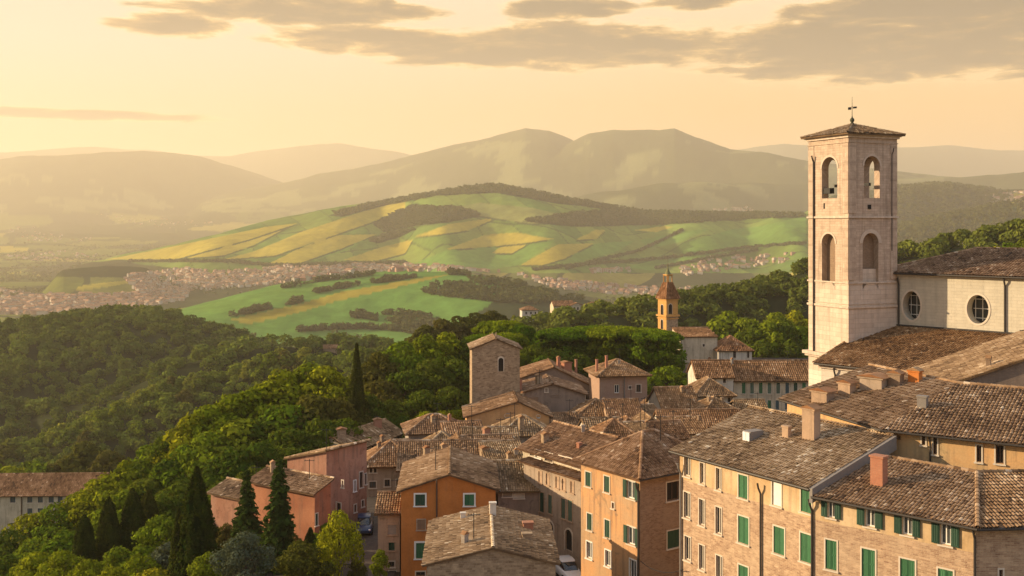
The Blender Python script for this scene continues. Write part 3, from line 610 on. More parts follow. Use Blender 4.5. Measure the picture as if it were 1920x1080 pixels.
# ---------------------------------------------------------------- cathedral: nave, aisle and the great bell tower
def church():
    u=nrm([.684,-.73,0]); ni=np.array([-u[1],u[0],0]); ni=ni if ni[1]>0 else -ni
    N0=np.array([39.8,116.3,0]); N1=N0+u*26
    b=Bld('church','cream church nave with round windows above a tiled aisle roof, right of the bell tower','church',(42,110,-34))
    zt=-5.2; b.face('N',N0,N1); b.face('NW',N0+ni*14,N0)
    for r in((1693,546,1726,600),(1813,553,1854,607)): b.win('N',*r,style='round',pm=GL,depth=1.25,trim=.2,fm=FR)
    zb=-11.1
    b.walls(S_nave,-16,zt,depth=1.25); b.put_windows(1.25)
    s=.30;o=.55;zz=zt+.16-o*s
    e0=N0-ni*o-u*.5;e1=N1-ni*o;e0[2]=e1[2]=zz; Tn=8.5
    r0=e0+ni*Tn+u*8+Z*s*Tn; r1=e1+ni*Tn+Z*s*Tn; w0=N0+ni*15-u*.5; w0[2]=zz
    b.roof([[e0,e1,r1,r0],[w0,e0,r0]],T1,[(r0,r1),(e0,r0)],.3,.5)
    g=MB(); g.tube([e0-Z*.1,e1-Z*.1],.1,7); g.build('gutter',MET,b.root)
    b.band('N',0,.3,.14,S_nave,'cornice',z=zt-.25)
    b.pipe('N',1885,522,650,.09); b.pipe('N',1686,520,640,.09)
    # aisle
    za=-14.1; E0=np.array([31.45,108.5,za]); E1=E0+u*24
    b.face('E',E0,E1); b.face('EW',E0+ni*10,E0)
    b.walls(A_white,-34,za,keys=('E','EW'),name='aisle_wall')
    dist=np.dot((N0-E0)[:2],ni[:2]); s2=(zb-za)/dist
    f0=E0-ni*.6-u*.5;f1=E1-ni*.6; f0[2]=f1[2]=za+.16-.6*s2
    g0=f0+ni*(dist+.6)+Z*s2*(dist+.6);g1=f1+ni*(dist+.6)+Z*s2*(dist+.6)
    b.roof([[f0,f1,g1,g0]],T5,[(f0,g0)],.25,.42,'aisle_roof')
    g=MB(); g.tube([g0-ni*.12+Z*.1,g1-ni*.12+Z*.1],.1,6); g.build('flashing',MET,b.root)
    g=MB(); g.tube([f0-Z*.1,f1-Z*.1],.1,7); g.build('gutter',MET,b.root)
    b.band('E',0,.4,.22,A_pale,'cornice',z=za-.3); b.band('EW',0,.4,.22,A_pale,'cornice',z=za-.3)
    b.pipe('E',1567,690,760,.09)
church()
def bell_tower():
    D=112; al,wd=solve_sq(1591,1516,1682,D); C,A,B,K_,dl,dr=corners((1591,258,D),al,wd,wd)
    b=Bld('bell_tower','tall pale square stone bell tower with arched belfry openings and weathervane','tower',(C[0],C[1],-34))
    b.face('L',A,C);b.face('R',C,B);b.face('b',B,K_);b.face('a',K_,A)
    ze=(YH-250)*D/F; zf=lambda py:(YH-py)*D/F
    ctr=(C+K_)/2; bel=zf(398)
    arch=[]
    for f,(x0,x1),(y0,y1) in(('L',(1541,1570),(295,373)),('R',(1620,1649.5),(292,370))):
        o=b.win(f,x0,y0,x1,y1,'open'); o['kind']='arch'; o['depth']=.85; arch.append(o)
    arch[0]['v0']=arch[1]['v0']=(arch[0]['v0']+arch[1]['v0'])/2; arch[0]['v1']=arch[1]['v1']=(arch[0]['v1']+arch[1]['v1'])/2
    for f,o in(('b',arch[0]),('a',arch[1])):
        q=dict(o); q['face']=f; q['u0'],q['u1']=wd-o['u1'],wd-o['u0']; b.wins.append(q)
    lows=[]
    for f,(x0,x1),(y0,y1) in(('L',(1541,1566),(438,529)),('R',(1617.5,1647),(437,531))):
        o=b.win(f,x0,y0,x1,y1,'open'); o['kind']='arch'; o['depth']=.75; lows.append(o)
    b.walls(A_tow,zf(531),ze); b.walls(A_pale,-16.0,zf(531),name='lower_wall'); b.walls(A_white,-34,-16.0,name='base_wall')
    # belfry room: inner faces with the same openings, floor and ceiling
    mb=MB(); th=.85
    for k_ in('L','R','b','a'):
        O,U,L=b.faces[k_]; N=np.array([U[1],-U[0]]); ops=[dict(o) for o in b.wins if o['face']==k_ and o['v0']>bel]
        face_mesh(mb,O-N*th,U,L-th,bel+.3,ze-.4,ops,reveal=False,u_start=th)
    h=wd/2-th; X=dr*h;Y=dl*h
    for z in(bel+.3,ze-.4): mb.poly([ctr*[1,1,0]+Z*z+i*X+j*Y for i,j in((-1,-1),(1,-1),(1,1),(-1,1))])
    mb.build('belfry_room',A_tow,b.root)
    m=MB()
    for o in lows: 
        k_=o['face'];e=-.74; m.poly([b.at(k_,o['u0'],o['v0'],e),b.at(k_,o['u1'],o['v0'],e),b.at(k_,o['u1'],o['v1'],e),b.at(k_,o['u0'],o['v1'],e)],[(0,0),(1.8,0),(1.8,5),(0,5)])
    m.build('arch_infill',B_dark,b.root)
    m=MB()
    o=lows[1]; k_='R'; m.box(b.at(k_,(o['u0']+o['u1'])/2,o['v0']+.75,-.55),dr*(o['u1']-o['u0'])/2,dl*.2,Z*.75); m.build('arch_infill',A_pale,b.root)
    # mouldings round all four sides
    def ringm(z,h,out,mat,name='moulding'):
        mb=MB()
        for k_ in('L','R','b','a'):
            O,U,L=b.faces[k_]; U3=np.array([U[0],U[1],0]);N3=np.array([U[1],-U[0],0])
            mb.box(b.at(k_,L/2+out/2-.01,z,out/2-.01),U3*(L/2+out/2-.002),N3*(out/2+.01),Z*h/2)
        return mb.build(name,mat,b.root)
    ringm(ze-.10,.22,.34,A_pale);ringm(ze-.32,.2,.2,A_pale);ringm(ze-.9,.09,.09,A_tow)
    ringm(zf(407),.20,.16,A_pale);ringm(zf(531),.16,.12,A_pale);ringm(zf(577),.22,.14,A_pale);ringm(zf(571),.08,.07,A_pale)
    ringm(-14.1,.35,.5,A_pale);ringm(-14.4,.22,.3,A_pale)
    # corner pilaster strips, archivolts
    for k_ in('L','R'):
        O,U,L=b.faces[k_]; U3=np.array([U[0],U[1],0]);N3=np.array([U[1],-U[0],0])
        for u0,u1 in((.02,.95),(L-.95,L-.02)):
            for z0,z1 in((zf(400),ze-.98),(zf(525),zf(412))): m=MB(); m.box(b.at(k_,(u0+u1)/2,(z0+z1)/2,.02),U3*(u1-u0)/2,N3*.035,Z*(z1-z0)/2); m.build('pilaster',A_tow,b.root)
    for o in arch+lows:
        m=MB(); k_=o['face'];r=(o['u1']-o['u0'])/2;cu=(o['u0']+o['u1'])/2;vs=o['v1']-r; w2=.42
        if o is lows[0] or o in arch: w2=.22
        for i in range(12):
            t0,t1=math.pi*i/12,math.pi*(i+1)/12; p=lambda t,q,d:b.at(k_,cu-(r+q)*math.cos(t),vs+(r+q)*math.sin(t),d)
            m.poly([p(t0,.0,.045),p(t0,w2,.045),p(t1,w2,.045),p(t1,.0,.045)][::-1],[(0,0),(0,.4),(.4,.4),(.4,0)]); m.poly([p(t0,w2,.045),p(t0,w2,-.02),p(t1,w2,-.02),p(t1,w2,.045)])
        m.build('archivolt',A_pale,b.root)
    m=MB()
    o=arch[1]; m.box(b.at('R',(o['u0']+o['u1'])/2-.35,o['v0']-.95,.02),dr*.22,dl*.04,Z*.24); m.box(b.at('L',arch[0]['u0']+.4,o['v0']-.8,.02),dl*.07,dr*.04,Z*.3); m.build('putlog_hole',DK,b.root)
    # roof
    ap=ctr*[1,1,0]+Z*((YH-231)*(D+3)/F); ov=.6
    e=[ctr*[1,1,0]+dr*i*(wd/2+ov)+dl*j*(wd/2+ov)+Z*(ze+.02) for i,j in((-1,1),(-1,-1),(1,-1),(1,1))]
    b.roof([[e[i],e[(i+1)%4],ap] for i in range(4)],T1,[(e[i],ap) for i in range(4)],.26,.42,rr=.13)
    # bell, headstock and beam
    m=MB(); bc=ctr*[1,1,0]+Z*(bel+1.4); m.lathe(bc,[(.02,1.35),(.3,1.33),(.42,1.2),(.47,.8),(.58,.35),(.8,0),(.82,-.08),(.7,-.08),(.05,.2)],20); o=m.build('bell',BRZ,b.root,True)
    m=MB(); m.box(bc+Z*1.6,dl*(wd/2-.5),dr*.14,Z*.16); m.box(bc+Z*1.9,dl*.75,dr*.2,Z*.22); m.build('bell_beam',IRON,b.root)
    m=MB(); m.box(ctr*[1,1,0]+Z*(bel+2.35)-dl*1.5-dr*(wd/2-.45)+dl*2.4,dr*.3,dl*1.0,Z*.3);m.build('bell_yoke',IRON,b.root)
    # finial and weathervane
    m=MB(); m.lathe(ap,[(.24,-.12),(.26,.03),(.13,.2),(.22,.34),(.25,.48),(.19,.62),(.08,.72),(.04,.95)],14); f=m.build('finial',m_plain('mossy_finial',(.05,.055,.03)),b.root,True)
    m=MB(); m.tube([ap+Z*.9,ap+Z*3.0],[.035,.015],6); v=ap+Z*1.75; d=nrm([.95,.3,.12])
    m.tube([v-d*.5,v+d*.6],.018,6); m.box(v-d*.32,d*.2,nrm(np.cross(d,Z))*.012,Z*.14); m.box(v+d*.35+Z*.05,d*.24,nrm(np.cross(d,Z))*.012,Z*.10); m.tube([v+Z*.0-d*.12+Z*.14,v+d*.1+Z*.16],.03,5); m.build('weathervane',IRON,f)
    b.pipe('L',1527,292,668,.09); b.pipe('R',1671.5,278,470,.05)
bell_tower()
def small_tower():
    D=250; al,wd=solve_sq(1249.6,1233.6,1271,D); C,A,B,K_,dl,dr=corners((1249.6,561.5,D),al,wd,wd); zf=lambda py:(YH-py)*D/F
    b=Bld('small_bell_tower','slender ochre bell tower with pointed brick spire standing beside the clipped pines','tower',(C[0],C[1],-42))
    for k_,p,q in(('L',A,C),('R',C,B),('b',B,K_),('a',K_,A)): b.face(k_,p,q)
    for r in(('L',1239,571,1244,591),('R',1253.5,570,1260.5,589),('L',1239,599,1243.5,617)): b.win(*r,style='arch',pm=DK,trim=.12)
    zc=zf(592.6)
    b.walls(A_yel,zc,C[2]); b.walls(A_yel,-42,zc,keys=('L',),name='lower_wall'); b.walls(B_stone,-42,zc,keys=('R','b','a'),name='lower_wall'); b.put_windows()  # lower left face in orange stone: its sunlight put into the colour
    for z,h,o in((C[2]+.05,.3,.28),(zc,.4,.34),(zf(598),.25,.16)):
        mb=MB()
        for k_ in b.faces:
            O,U,L=b.faces[k_];U3=np.array([U[0],U[1],0]);N3=np.array([U[1],-U[0],0]); mb.box(b.at(k_,L/2+o/2-.01,z,o/2-.01),U3*(L/2+o/2-.002),N3*(o/2+.01),Z*h/2)
        mb.build('cornice',A_yel,b.root)
    ctr=((C+K_)/2)*[1,1,0]; zt=zf(530); z0=C[2]+.2
    sq=lambda h,z:[ctr+dr*i*h+dl*j*h+Z*z for i,j in((-1,1),(-1,-1),(1,-1),(1,1))]
    e=sq(wd/2+.35,z0);t=sq(.75,zt)
    b.roof([[e[i],e[(i+1)%4],t[(i+1)%4],t[i]] for i in range(4)],T3,[(e[i],t[i]) for i in range(4)],.32,.55)
    m=MB()
    for i in t: m.tube([i*.92+ (ctr+Z*zt)*.08,i*.92+(ctr+Z*zt)*.08+Z*1.6],.16,6)
    for a_,b_,c_ in((0,1.75,.85),(0,1.6,.7)): m.box(ctr+Z*(zt+b_),dr*c_,dl*c_,Z*.1)
    m.build('lantern',A_yel,b.root)
    m=MB(); m.lathe(ctr+Z*(zt+1.85),[(.75,0),(.6,.4),(.3,.9),(.14,1.5),(.1,2.0),(.2,2.15),(.05,2.4),(.03,3.9)],10); m.build('spire',m_plain('green_copper',(.16,.16,.07)),b.root,True)
small_tower()
def stone_tower():
    b=house('squat rubble-stone tower with low gabled roof and one pointed window above the rooftops',(885,655.5,150),85,6.6,6.75,B_stone,T1,'gL',1.35,base=-36,over=.3,name='stone_tower',cat='tower',
      wins=[('R',934.5,671,944,696,'arch',dict(pm=DK,trim=.22))])
    r=b.polys[0][2]; m=MB(); m.tube([r-Z*.1,r+Z*.9],.09,6); m.box(r+Z*.25,[.16,0,0],[0,.16,0],[0,0,.2]); m.build('finial',B_stone,b.root)
stone_tower()
# ---------------------------------------------------------------- houses of the old town
g=dict(fm=FRw)
house('bright orange gabled house with white-framed green windows',(752,922,93),87,11,8.25,S_orange,T2,'gL',1.35,.51,base=-36,over=.35,
  wins=[('R',778.5,927,797,948,'g',dict(fm=FRw,sm=SH_dg,t=.13)),('R',871,927,889,948,'g',dict(fm=FRw,t=.13)),('R',782.5,974.5,797,993,'g',dict(sm=SH_br,fm=S_tan)),('R',780,1018,799,1047,'g',dict(fm=FRw,t=.16)),('R',780,1072,797,1080,'d')],
  pipes=[('R',819,898,1000,.07,FRd)],pu=.22,gut=True)
def patch(): pass
house('low rubble-stone house in front of the orange one, broad gabled roof with two brick stubs',(800,1061,76),88,11.2,9.2,B_stone,T4,'gL',1.12,.515,base=-36,over=.3,pu=.2,rb=.45,
  chim=[(924,966,dict(wd=.5,h=.95,mat=WHT,cap=False,rot=.1)),(868,972,dict(wd=.4,h=.4,mat=WHT,cap=False,rot=.1)),(990,991,dict(wd=.75,h=.45,rot=.1,cap=False)),(988,1011,dict(wd=.68,h=.4,rot=.1,cap=False))],wins=[])
house('tall grey-beige lean-to house squeezed against the left side of the orange house',(708.5,962,95),88,3.0,1.95,S_tan,T2,'sR',.8,base=-36,over=.5,
  wins=[('R',728.5,1017,740,1032,'g',dict(sm=SH_dg,fm=S_tan)),('R',727,984,743,1002,'blank',dict(pm=S_grey,fm=S_tan)),('R',728.5,1053,739.5,1063,'d'),('R',729.5,1070,743,1082,'g',dict(sm=SH_dg))])
house('red house with a low tiled roof behind the conifers, its right end catching light',(590,925,102),34,8.8,2.2,S_red,T4,'sL',.75,base=-38,
  wins=[('R',591.5,963,595.5,985,'g',dict(sm=SH_dg)),('L',530,965,538,985,'d')],chim=[(512,885,dict(wd=.5,h=.9))])
house('tall dusty pink house with a sloping lit roof edge beside the narrow street',(612,874,107),35,5.6,5.9,S_pink,T4,'sa',1.4,.5,base=-38,over=.35,
  wins=[('L',631,943,639,964,'d'),('L',641,901,644,914,'d'),('R',663,901,667,921,'w',dict(fm=FRw)),('R',674,885,680,914,'d'),('R',684,888,687,908,'d'),('R',664,946,668,960,'d'),('R',678,938,682,950,'d')],chim=[])
house('low tiled lean-to catching the light behind the conifers, left of the red house',(480,941,108),34,6.8,2.2,S_pink,T4,'sL',.75,base=-42,over=.4)
house('long low house with cream side wall and red gable, farthest of the street row',(658,846,135),24,5.6,13,S_cream,T2,'gR',1.5,.5,base=-40,over=.4,
  wins=[('R',696,835,702,846,'d'),('R',717,831,721,842,'d'),('R',671,842,677,866,'g',dict(sm=SH_br)),('R',682,842,688,862,'d')],chim=[(640,823,dict(wd=1.1,h=1.2,rot=.3)),(708,800,dict(wd=1.0,h=.9,rot=.3))])
house('grey-beige street house with brown eaves between the pink and the orange houses',(686,871,121),84,6,5.6,S_beige,T2,'hip',1.9,base=-38,over=.55,
  wins=[('R',693,873.5,698,886,'d'),('R',701,873.5,706,886,'d'),('R',692.5,903,705,915,'d',dict(pm=GL2)),('R',721,899,731,912,'d'),('R',743,899,749,911,'d'),('R',689,937,708,949,'d'),('R',688,953,706,975,'arch',dict(pm=DK))])
house('broad brown roof directly behind the orange gable, strewn with pale stones',(748,881,109),86,10,10.3,S_drab,T1,'gR',1.75,.5,base=-36,over=.5,chim=[(800,857,dict(wd=.6,h=.9)),(832,850,dict(wd=.5,h=.8)),(908,859,dict(wd=.8,h=1.0))])
house('brown brick house under a sloping roof right of the orange gable',(921,884,107),78,6,4.0,B_pink,T1,'sR',1.5,base=-36,wins=[('R',961,887,970,898,'d')],chim=[(955,872,dict(wd=.5,h=1.1))])
house('low shed roof with grey panels beside the orange house wall',(934,922,100),86,5,4.3,S_drab,T1,'sR',1.5,base=-36,over=.35,wins=[('R',943,921,960,931,'blank',dict(pm=S_grey)),('R',964,923,982,934,'blank',dict(pm=S_white))])
house('small house with white wall patch at the woodland edge behind the stacked roofs',(766,812,136),80,6,7.2,S_grey,T1,'hip',1.6,base=-38,over=.5,wins=[('R',806,812,820,832,'blank',dict(pm=S_white)),('R',822,812,834,832,'blank',dict(pm=S_white))],chim=[(812,793,dict(wd=.5,h=.8)),(843,791,dict(wd=.4,h=.8))])
house('apricot gabled house with two small oval windows below the stone tower',(875,783,140),86,8,10.9,S_apr,T2,'gL',1.9,.62,base=-36,over=.4,wins=[('R',945.6,776,958,783,'round',dict(pm=DK,trim=.05)),('R',1006,777.5,1013,784.5,'round',dict(pm=DK,trim=.05))],gut=True)
house('tall grey-brown house with a raised gable behind the apricot house',(962,742,150),86,9,10.2,S_drab,T1,'gL',1.45,.55,base=-36,over=.45,
  wins=[('R',985,745,1009,757,'blank',dict(pm=B_dark,fm=S_drab)),('R',1022,728,1027,735,'blank',dict(pm=S_white)),('R',1034,731,1048,742,'blank',dict(pm=B_dark,fm=S_drab))],chim=[(1010,720,dict(wd=.8,h=1.2)),(975,733,dict(wd=.5,h=1.6))])
house('wide old house with the uppermost brown gable roof beside the stone tower',(909,731,166),87,10,17.4,S_drab,T3,'gL',3.3,.62,base=-36,over=.4,wins=[('R',914,735,927,752,'d'),('R',935,733,948,748,'d'),('R',1098,735,1106,749,'d')],
  chim=[(1020,697,dict(wd=1.0,h=2.6)),(1062,695,dict(wd=1.4,h=1.3)),(1080,700,dict(wd=.35,h=2.2,cap=False)),(1047,690,dict(wd=.5,h=1.6))])
house('small grey-white house with hipped roof below the pinkish square house',(1081,783,145),86,6.5,6.2,S_white,T2,'hip',1.8,base=-36,wins=[('R',1110.5,785.5,1121,792,'d'),('R',1095,795,1099.5,803,'d'),('R',1113,795,1119,801,'d')])
house('brown lean-to house wedged at the foot of the pinkish square house',(1146,790,141),84,5,4.6,S_tan,T1,'sR',1.8,base=-36,wins=[('R',1149,789,1154,800,'d')])
house('tall pinkish square house with pyramid roof under the clipped pines',(1124,704,160),81,7.2,7.4,B_pink,T3,'hip',1.75,base=-36,over=.6,
  wins=[('R',1152,721,1161,737,'w',dict(fm=S_tan)),('R',1193,721,1201.5,735,'d'),('R',1179,724,1183,729,'d'),('R',1193,760,1202,777,'d'),('R',1179,757,1183,770,'d')],pipes=[('R',1170.5,706,780,.09,ZINC)],chim=[(1119,697,dict(wd=.35,h=1.8,cap=False)),(1137,690,dict(wd=.35,h=1.8,cap=False))])
house('small stone house with curved white side wall in the middle of the roofs',(871,840,118),84,6,6.0,B_stone,T1,'gR',1.5,base=-36,wins=[('R',888,846,897,853,'d'),('R',934,826,941,850,'blank',dict(pm=S_white))],chim=[(912,818,dict(wd=.7,h=.8))])
house('flat pale-topped shed roof left of the small stone house',(838,829,126),80,5,4.6,B_pink,T4,'sR',1.2,base=-36)
house('rounded brown roof behind the small stone house',(940,816,128),83,6,5.8,S_grey,T1,'hip',1.7,base=-36,chim=[(977,805,dict(wd=.6,h=1.4))])
house('low brown roof between the small stone house and the arcaded house',(880,866,113),80,5,5.3,S_drab,T1,'sR',1.5,base=-36,wins=[('R',886,868,893,875,'d')])
# arcaded house with a set-back loggia storey
def arcade():
    b=house('long beige house with attic windows over a strip roof and dark arched doors',(1090,899,95),55,8.8,7,S_beige,T1,'sL',.9,base=-36,over=.5,
     wins=[('L',1012.5,923,1020,960,'g',dict(sm=SH_dg,fm=S_tan)),('L',1028,928,1035,963,'g',dict(sm=SH_gr,fm=S_tan)),('L',1052.5,935,1060,972,'g',dict(sm=SH_gr,fm=S_tan)),('L',1065,938,1073,977,'g',dict(sm=SH_gr,fm=S_tan)),('L',1023,977,1038,1020,'arch',dict(pm=DK)),('L',1060,993,1073,1032,'arch',dict(pm=DK)),
      ('L',1010,884,1016,905,'blank',dict(pm=S_tan,fm=S_tan)),('L',1024,888,1030,909,'blank',dict(pm=S_tan,fm=S_tan)),('L',1042,894,1048,915,'blank',dict(pm=S_tan,fm=S_tan)),('L',1054,898,1060,919,'blank',dict(pm=S_tan,fm=S_tan)),('L',1070,903,1076,924,'blank',dict(pm=S_tan,fm=S_tan))])
    house('',(1093,872,96.3),55,9.3,8,S_cream,T1,'gL',1.9,.5,base=-23.4,over=.5,root=b.root,
     wins=[('L',993.5,842,1001.5,854,'d'),('L',1004,845,1014.5,858,'w',dict(fm=FRw)),('L',1021.5,850,1036.5,865,'d'),('L',1048,856,1060,868,'d'),('L',1062,859,1072,872,'d'),('L',1076,863,1088,877,'d')],chim=[(1022,829,dict(wd=.6,h=.7))])
arcade()
house('tall ochre-and-brick corner house with dark green shutters and hipped roof',(1200,892,84),54.3,7.3,8.6,S_corner,T1,'hip',2.3,base=-36,over=.5,pu=.21,gut=True,wallR=B_corner,
  wins=[('L',1098,885,1108,912,'g',dict(sm=SH_dg)),('L',1133,893,1143,923,'g',dict(sm=SH_dg)),('L',1176,902,1191,935,'o',dict(pm=GL2,sw=.35)),('L',1147.5,942.5,1151.5,953,'d'),('L',1101,963,1110,994,'g',dict(sm=SH_dg)),('L',1134,975,1143.5,1008,'g',dict(sm=SH_dg)),('L',1177,988,1192,1021,'o',dict(pm=GL2,sw=.35)),('L',1100,1016,1110,1047,'w',dict(fm=FRw)),('L',1135,1032,1145,1062,'w',dict(fm=FRw)),('L',1181,1050,1193,1085,'w',dict(fm=FRw)),
   ('R',1250,903,1273,938,'d',dict(pm=DK)),('R',1251,994,1273,1027,'g',dict(sm=SH_dg))],pipes=[('L',1199,905,1100,.09)])
house('small house with rusty hipped roof and white wall behind the arcaded roof',(1118,828,112),82,5,4.9,S_white,T3,'hip',1.7,base=-36,over=.5,wins=[('R',1125,826,1128,836,'d')])
house('white-walled shed half hidden between the corner house roof and the grey roofs',(1180,826,118),78,4,3.0,S_white,T4,'sR',1.0,base=-36)
for c_,al_,L_,R__,w_,t_,ro,ri,lb in [((1100,812,129),82,4.5,4.4,S_white,T1,'gR',1.2,'little white-walled house directly right of the tall grey-brown gable, low brown roof'),
 ((1158,812,127),80,4.5,3.6,S_tan,T3,'hip',1.3,'little tan house with reddish hipped roof, squeezed below the pinkish square house'),
 ((1196,803,133),84,4.5,3.4,S_grey,T2,'gL',1.1,'narrow grey gable-fronted house at the foot of the pinkish square house'),
 ((1226,824,120),74,5,4.2,S_beige,T1,'gR',1.3,'small beige house whose roof shows just above the corner house ridge'),
 ((1252,815,128),82,4,5.0,S_white,T4,'sR',1.1,'long pale lean-to roof between the corner house ridge and the grey-tiled roof'),
 ((1216,765,155),82,4,2.2,S_tan,T1,'gL',.9,'tiny tan gable between the pinkish square house and the brown-roofed house'),
 ((835,850,114),82,4.5,3.2,S_drab,T3,'gL',1.0,'small drab gable among the roofs left of the low brown roof'),
 ((800,838,124),84,4,3.6,S_beige,T1,'hip',1.2,'small beige hipped house left of the flat pale-topped shed'),
 ((930,846,118),78,4,3.0,S_tan,T2,'sR',1.1,'tan lean-to joined to the right of the small stone house'),
 ((1040,806,138),84,4,3.2,S_grey,T1,'sR',1.2,'grey lean-to in front of the tall grey-brown gable'),
 ((716,852,131),80,4.5,3.4,S_pink,T1,'gR',1.1,'small pink house tucked behind the grey-beige street house')]:
    house(lb,c_,al_,L_,R__,w_,t_,ro,ri,base=-36,over=.4,wins=[('R',c_[0]+R__*2000/c_[2]*f,c_[1]+4,c_[0]+R__*2000/c_[2]*f+5,c_[1]+13,'d') for f in(.2,.6)])
def cable(label,p,q,sag):
    p=np.array(p);q=np.array(q); m=MB(); m.tube([p+(q-p)*t-Z*sag*4*t*(1-t) for t in np.linspace(0,1,12)],.03,5); tag(m.build('cable',IRON),label,'cable')
cable('thin cable strung across the lane from the corner house to the brick palazzo',P(1201,1052,83.8),P(1281,1068,74.2),.5)
# right-hand cluster below the church
house('long cream building with two rows of green-grey shutters, left of the church tower base',(1376,712,165),88,7,12.4,S_cream,T3,'gR',2.3,.5,base=-36,over=.5,pu=.33,
  wins=[('R',x,717.5,x+6.8,738,'g',dict(sm=s,t=.05)) for x,s in((1391,SH_g),(1406.5,SH_gr),(1423,SH_g),(1439.3,SH_gr),(1455.6,SH_gr),(1472.6,SH_bl),(1488.3,SH_dg),(1504,SH_g))]+[('R',x,750.5,x+6.5,768,'g',dict(sm=s,t=.05)) for x,s in((1392,SH_bl),(1406.7,SH_gr),(1422.5,SH_g),(1439.3,SH_g),(1454,SH_bl),(1472,SH_bl),(1488.3,SH_bl))])
house('white-walled house with a brown roof joined to the left of the long cream building',(1306,707,163),87,6,5.7,S_white,T3,'gR',2.0,base=-36,over=.4,wins=[('R',1355.5,710,1361,718,'d'),('R',1332,706,1338,719,'d',dict(pm=DK))])
house('low house with a pale hipped roof in front of the white-walled house',(1305,741,154),84,6.5,5.5,S_white,T1,'hip',1.9,base=-36,wins=[('R',1364,745,1370,754,'d'),('R',1371,745,1374.5,756,'d')])
house('brown-roofed house left of the low pale hipped one, dark doorway under its eaves',(1243,767,148),80,7,5.2,S_grey,T3,'gR',2.3,base=-36,wins=[('R',1268,768,1281,776,'d'),('R',1289,769,1302,776,'d')],chim=[(1279,735,dict(wd=.5,h=.6))])
house('long low grey-tiled roof crossing in front of the brown-roofed house',(1238,799.5,138),88,5.2,10.8,S_white,T2,'gR',1.5,base=-36,over=.4,wins=[('R',1254,803,1286,813,'blank',dict(pm=FRw)),('R',1327,800,1334,803,'d')])
house('grey hipped roof in front of the long cream building, right of the long low roof',(1316,784,144),76,7,6.6,S_grey,T2,'hip',2.0,base=-36,over=.4)
house('plain ochre side house at the left end of the long low grey roof',(1217,790,142),70,3.5,2.4,S_tan,T1,'sR',1.3,base=-36,over=.25)
house('weathered brown roof below the peach wall, right of the corner house ridge',(1386,776,150),85,5,4.2,S_drab,T2,'gR',1.4,base=-36)
house('white chapel hall with sloping trim lines behind the clipped pines, beside the slender tower',(1277,633,240),86,9,8.3,S_cream,T3,'sR',1.2,base=-42,over=.25,wins=[('R',1327,669,1333,686,'arch',dict(pm=SH_br,trim=.1)),('R',1317.5,645,1321.5,650,'d')],pipes=[('R',1276.5,632,690,.12)])
house('white house with a brown hipped roof right of the chapel hall',(1347,657,238),86,8,7.6,S_white,T3,'hip',2.7,base=-42,over=.4,wins=[('R',1374.5,659,1380,671,'d'),('R',1401,657,1405,671,'d')])
house('reddish roof peeping between the trees left of the great bell tower',(1490,623,300),86,8,6,S_tan,T3,'gR',1.6,base=-45)
b=house('long pale convent building with a red-brown roof among trees at the left edge',(-40,929,215),88,10,24,S_cream,T3,'gR',3.0,.5,base=-74,over=.5,pu=.34,
  wins=[('R',x0,930.5,x1,942.5,'d',dict(pm=SH_bl,t=.08)) for x0,x1 in((19,29),(51,61),(70.5,80.5),(91,101),(108,117.5),(125,134),(144.5,150))]+[('R',x0,953,x1,964,'d',dict(pm=SH_bl,t=.08)) for x0,x1 in((51,61),(70.5,80.5),(93,100),(108,118),(125.5,136))]+[('R',19,980,28.5,994,'d',dict(pm=SH_bl)),('R',51,981,57,987,'d')],pipes=[('R',41,928,1000,.12,FRd)])
# clothes-line pole and satellite dish style clutter stay with their houses; distant villas
# ---------------------------------------------------------------- the land: one sheet from the old town to the far mountains
EX=lambda D:np.interp(D,[30,70,90,110,150,200,260,330],[-75,-50,-34,-30,-26,-15,6,40])
def zval(D): return np.interp(np.log(D),np.log([30,250,350,450,600,800,1000,1400,4200,6000,8500,12000,16000,30000]),[-95,-100,-108,-118,-135,-155,-165,-172,-172,-95,60,220,300,300])
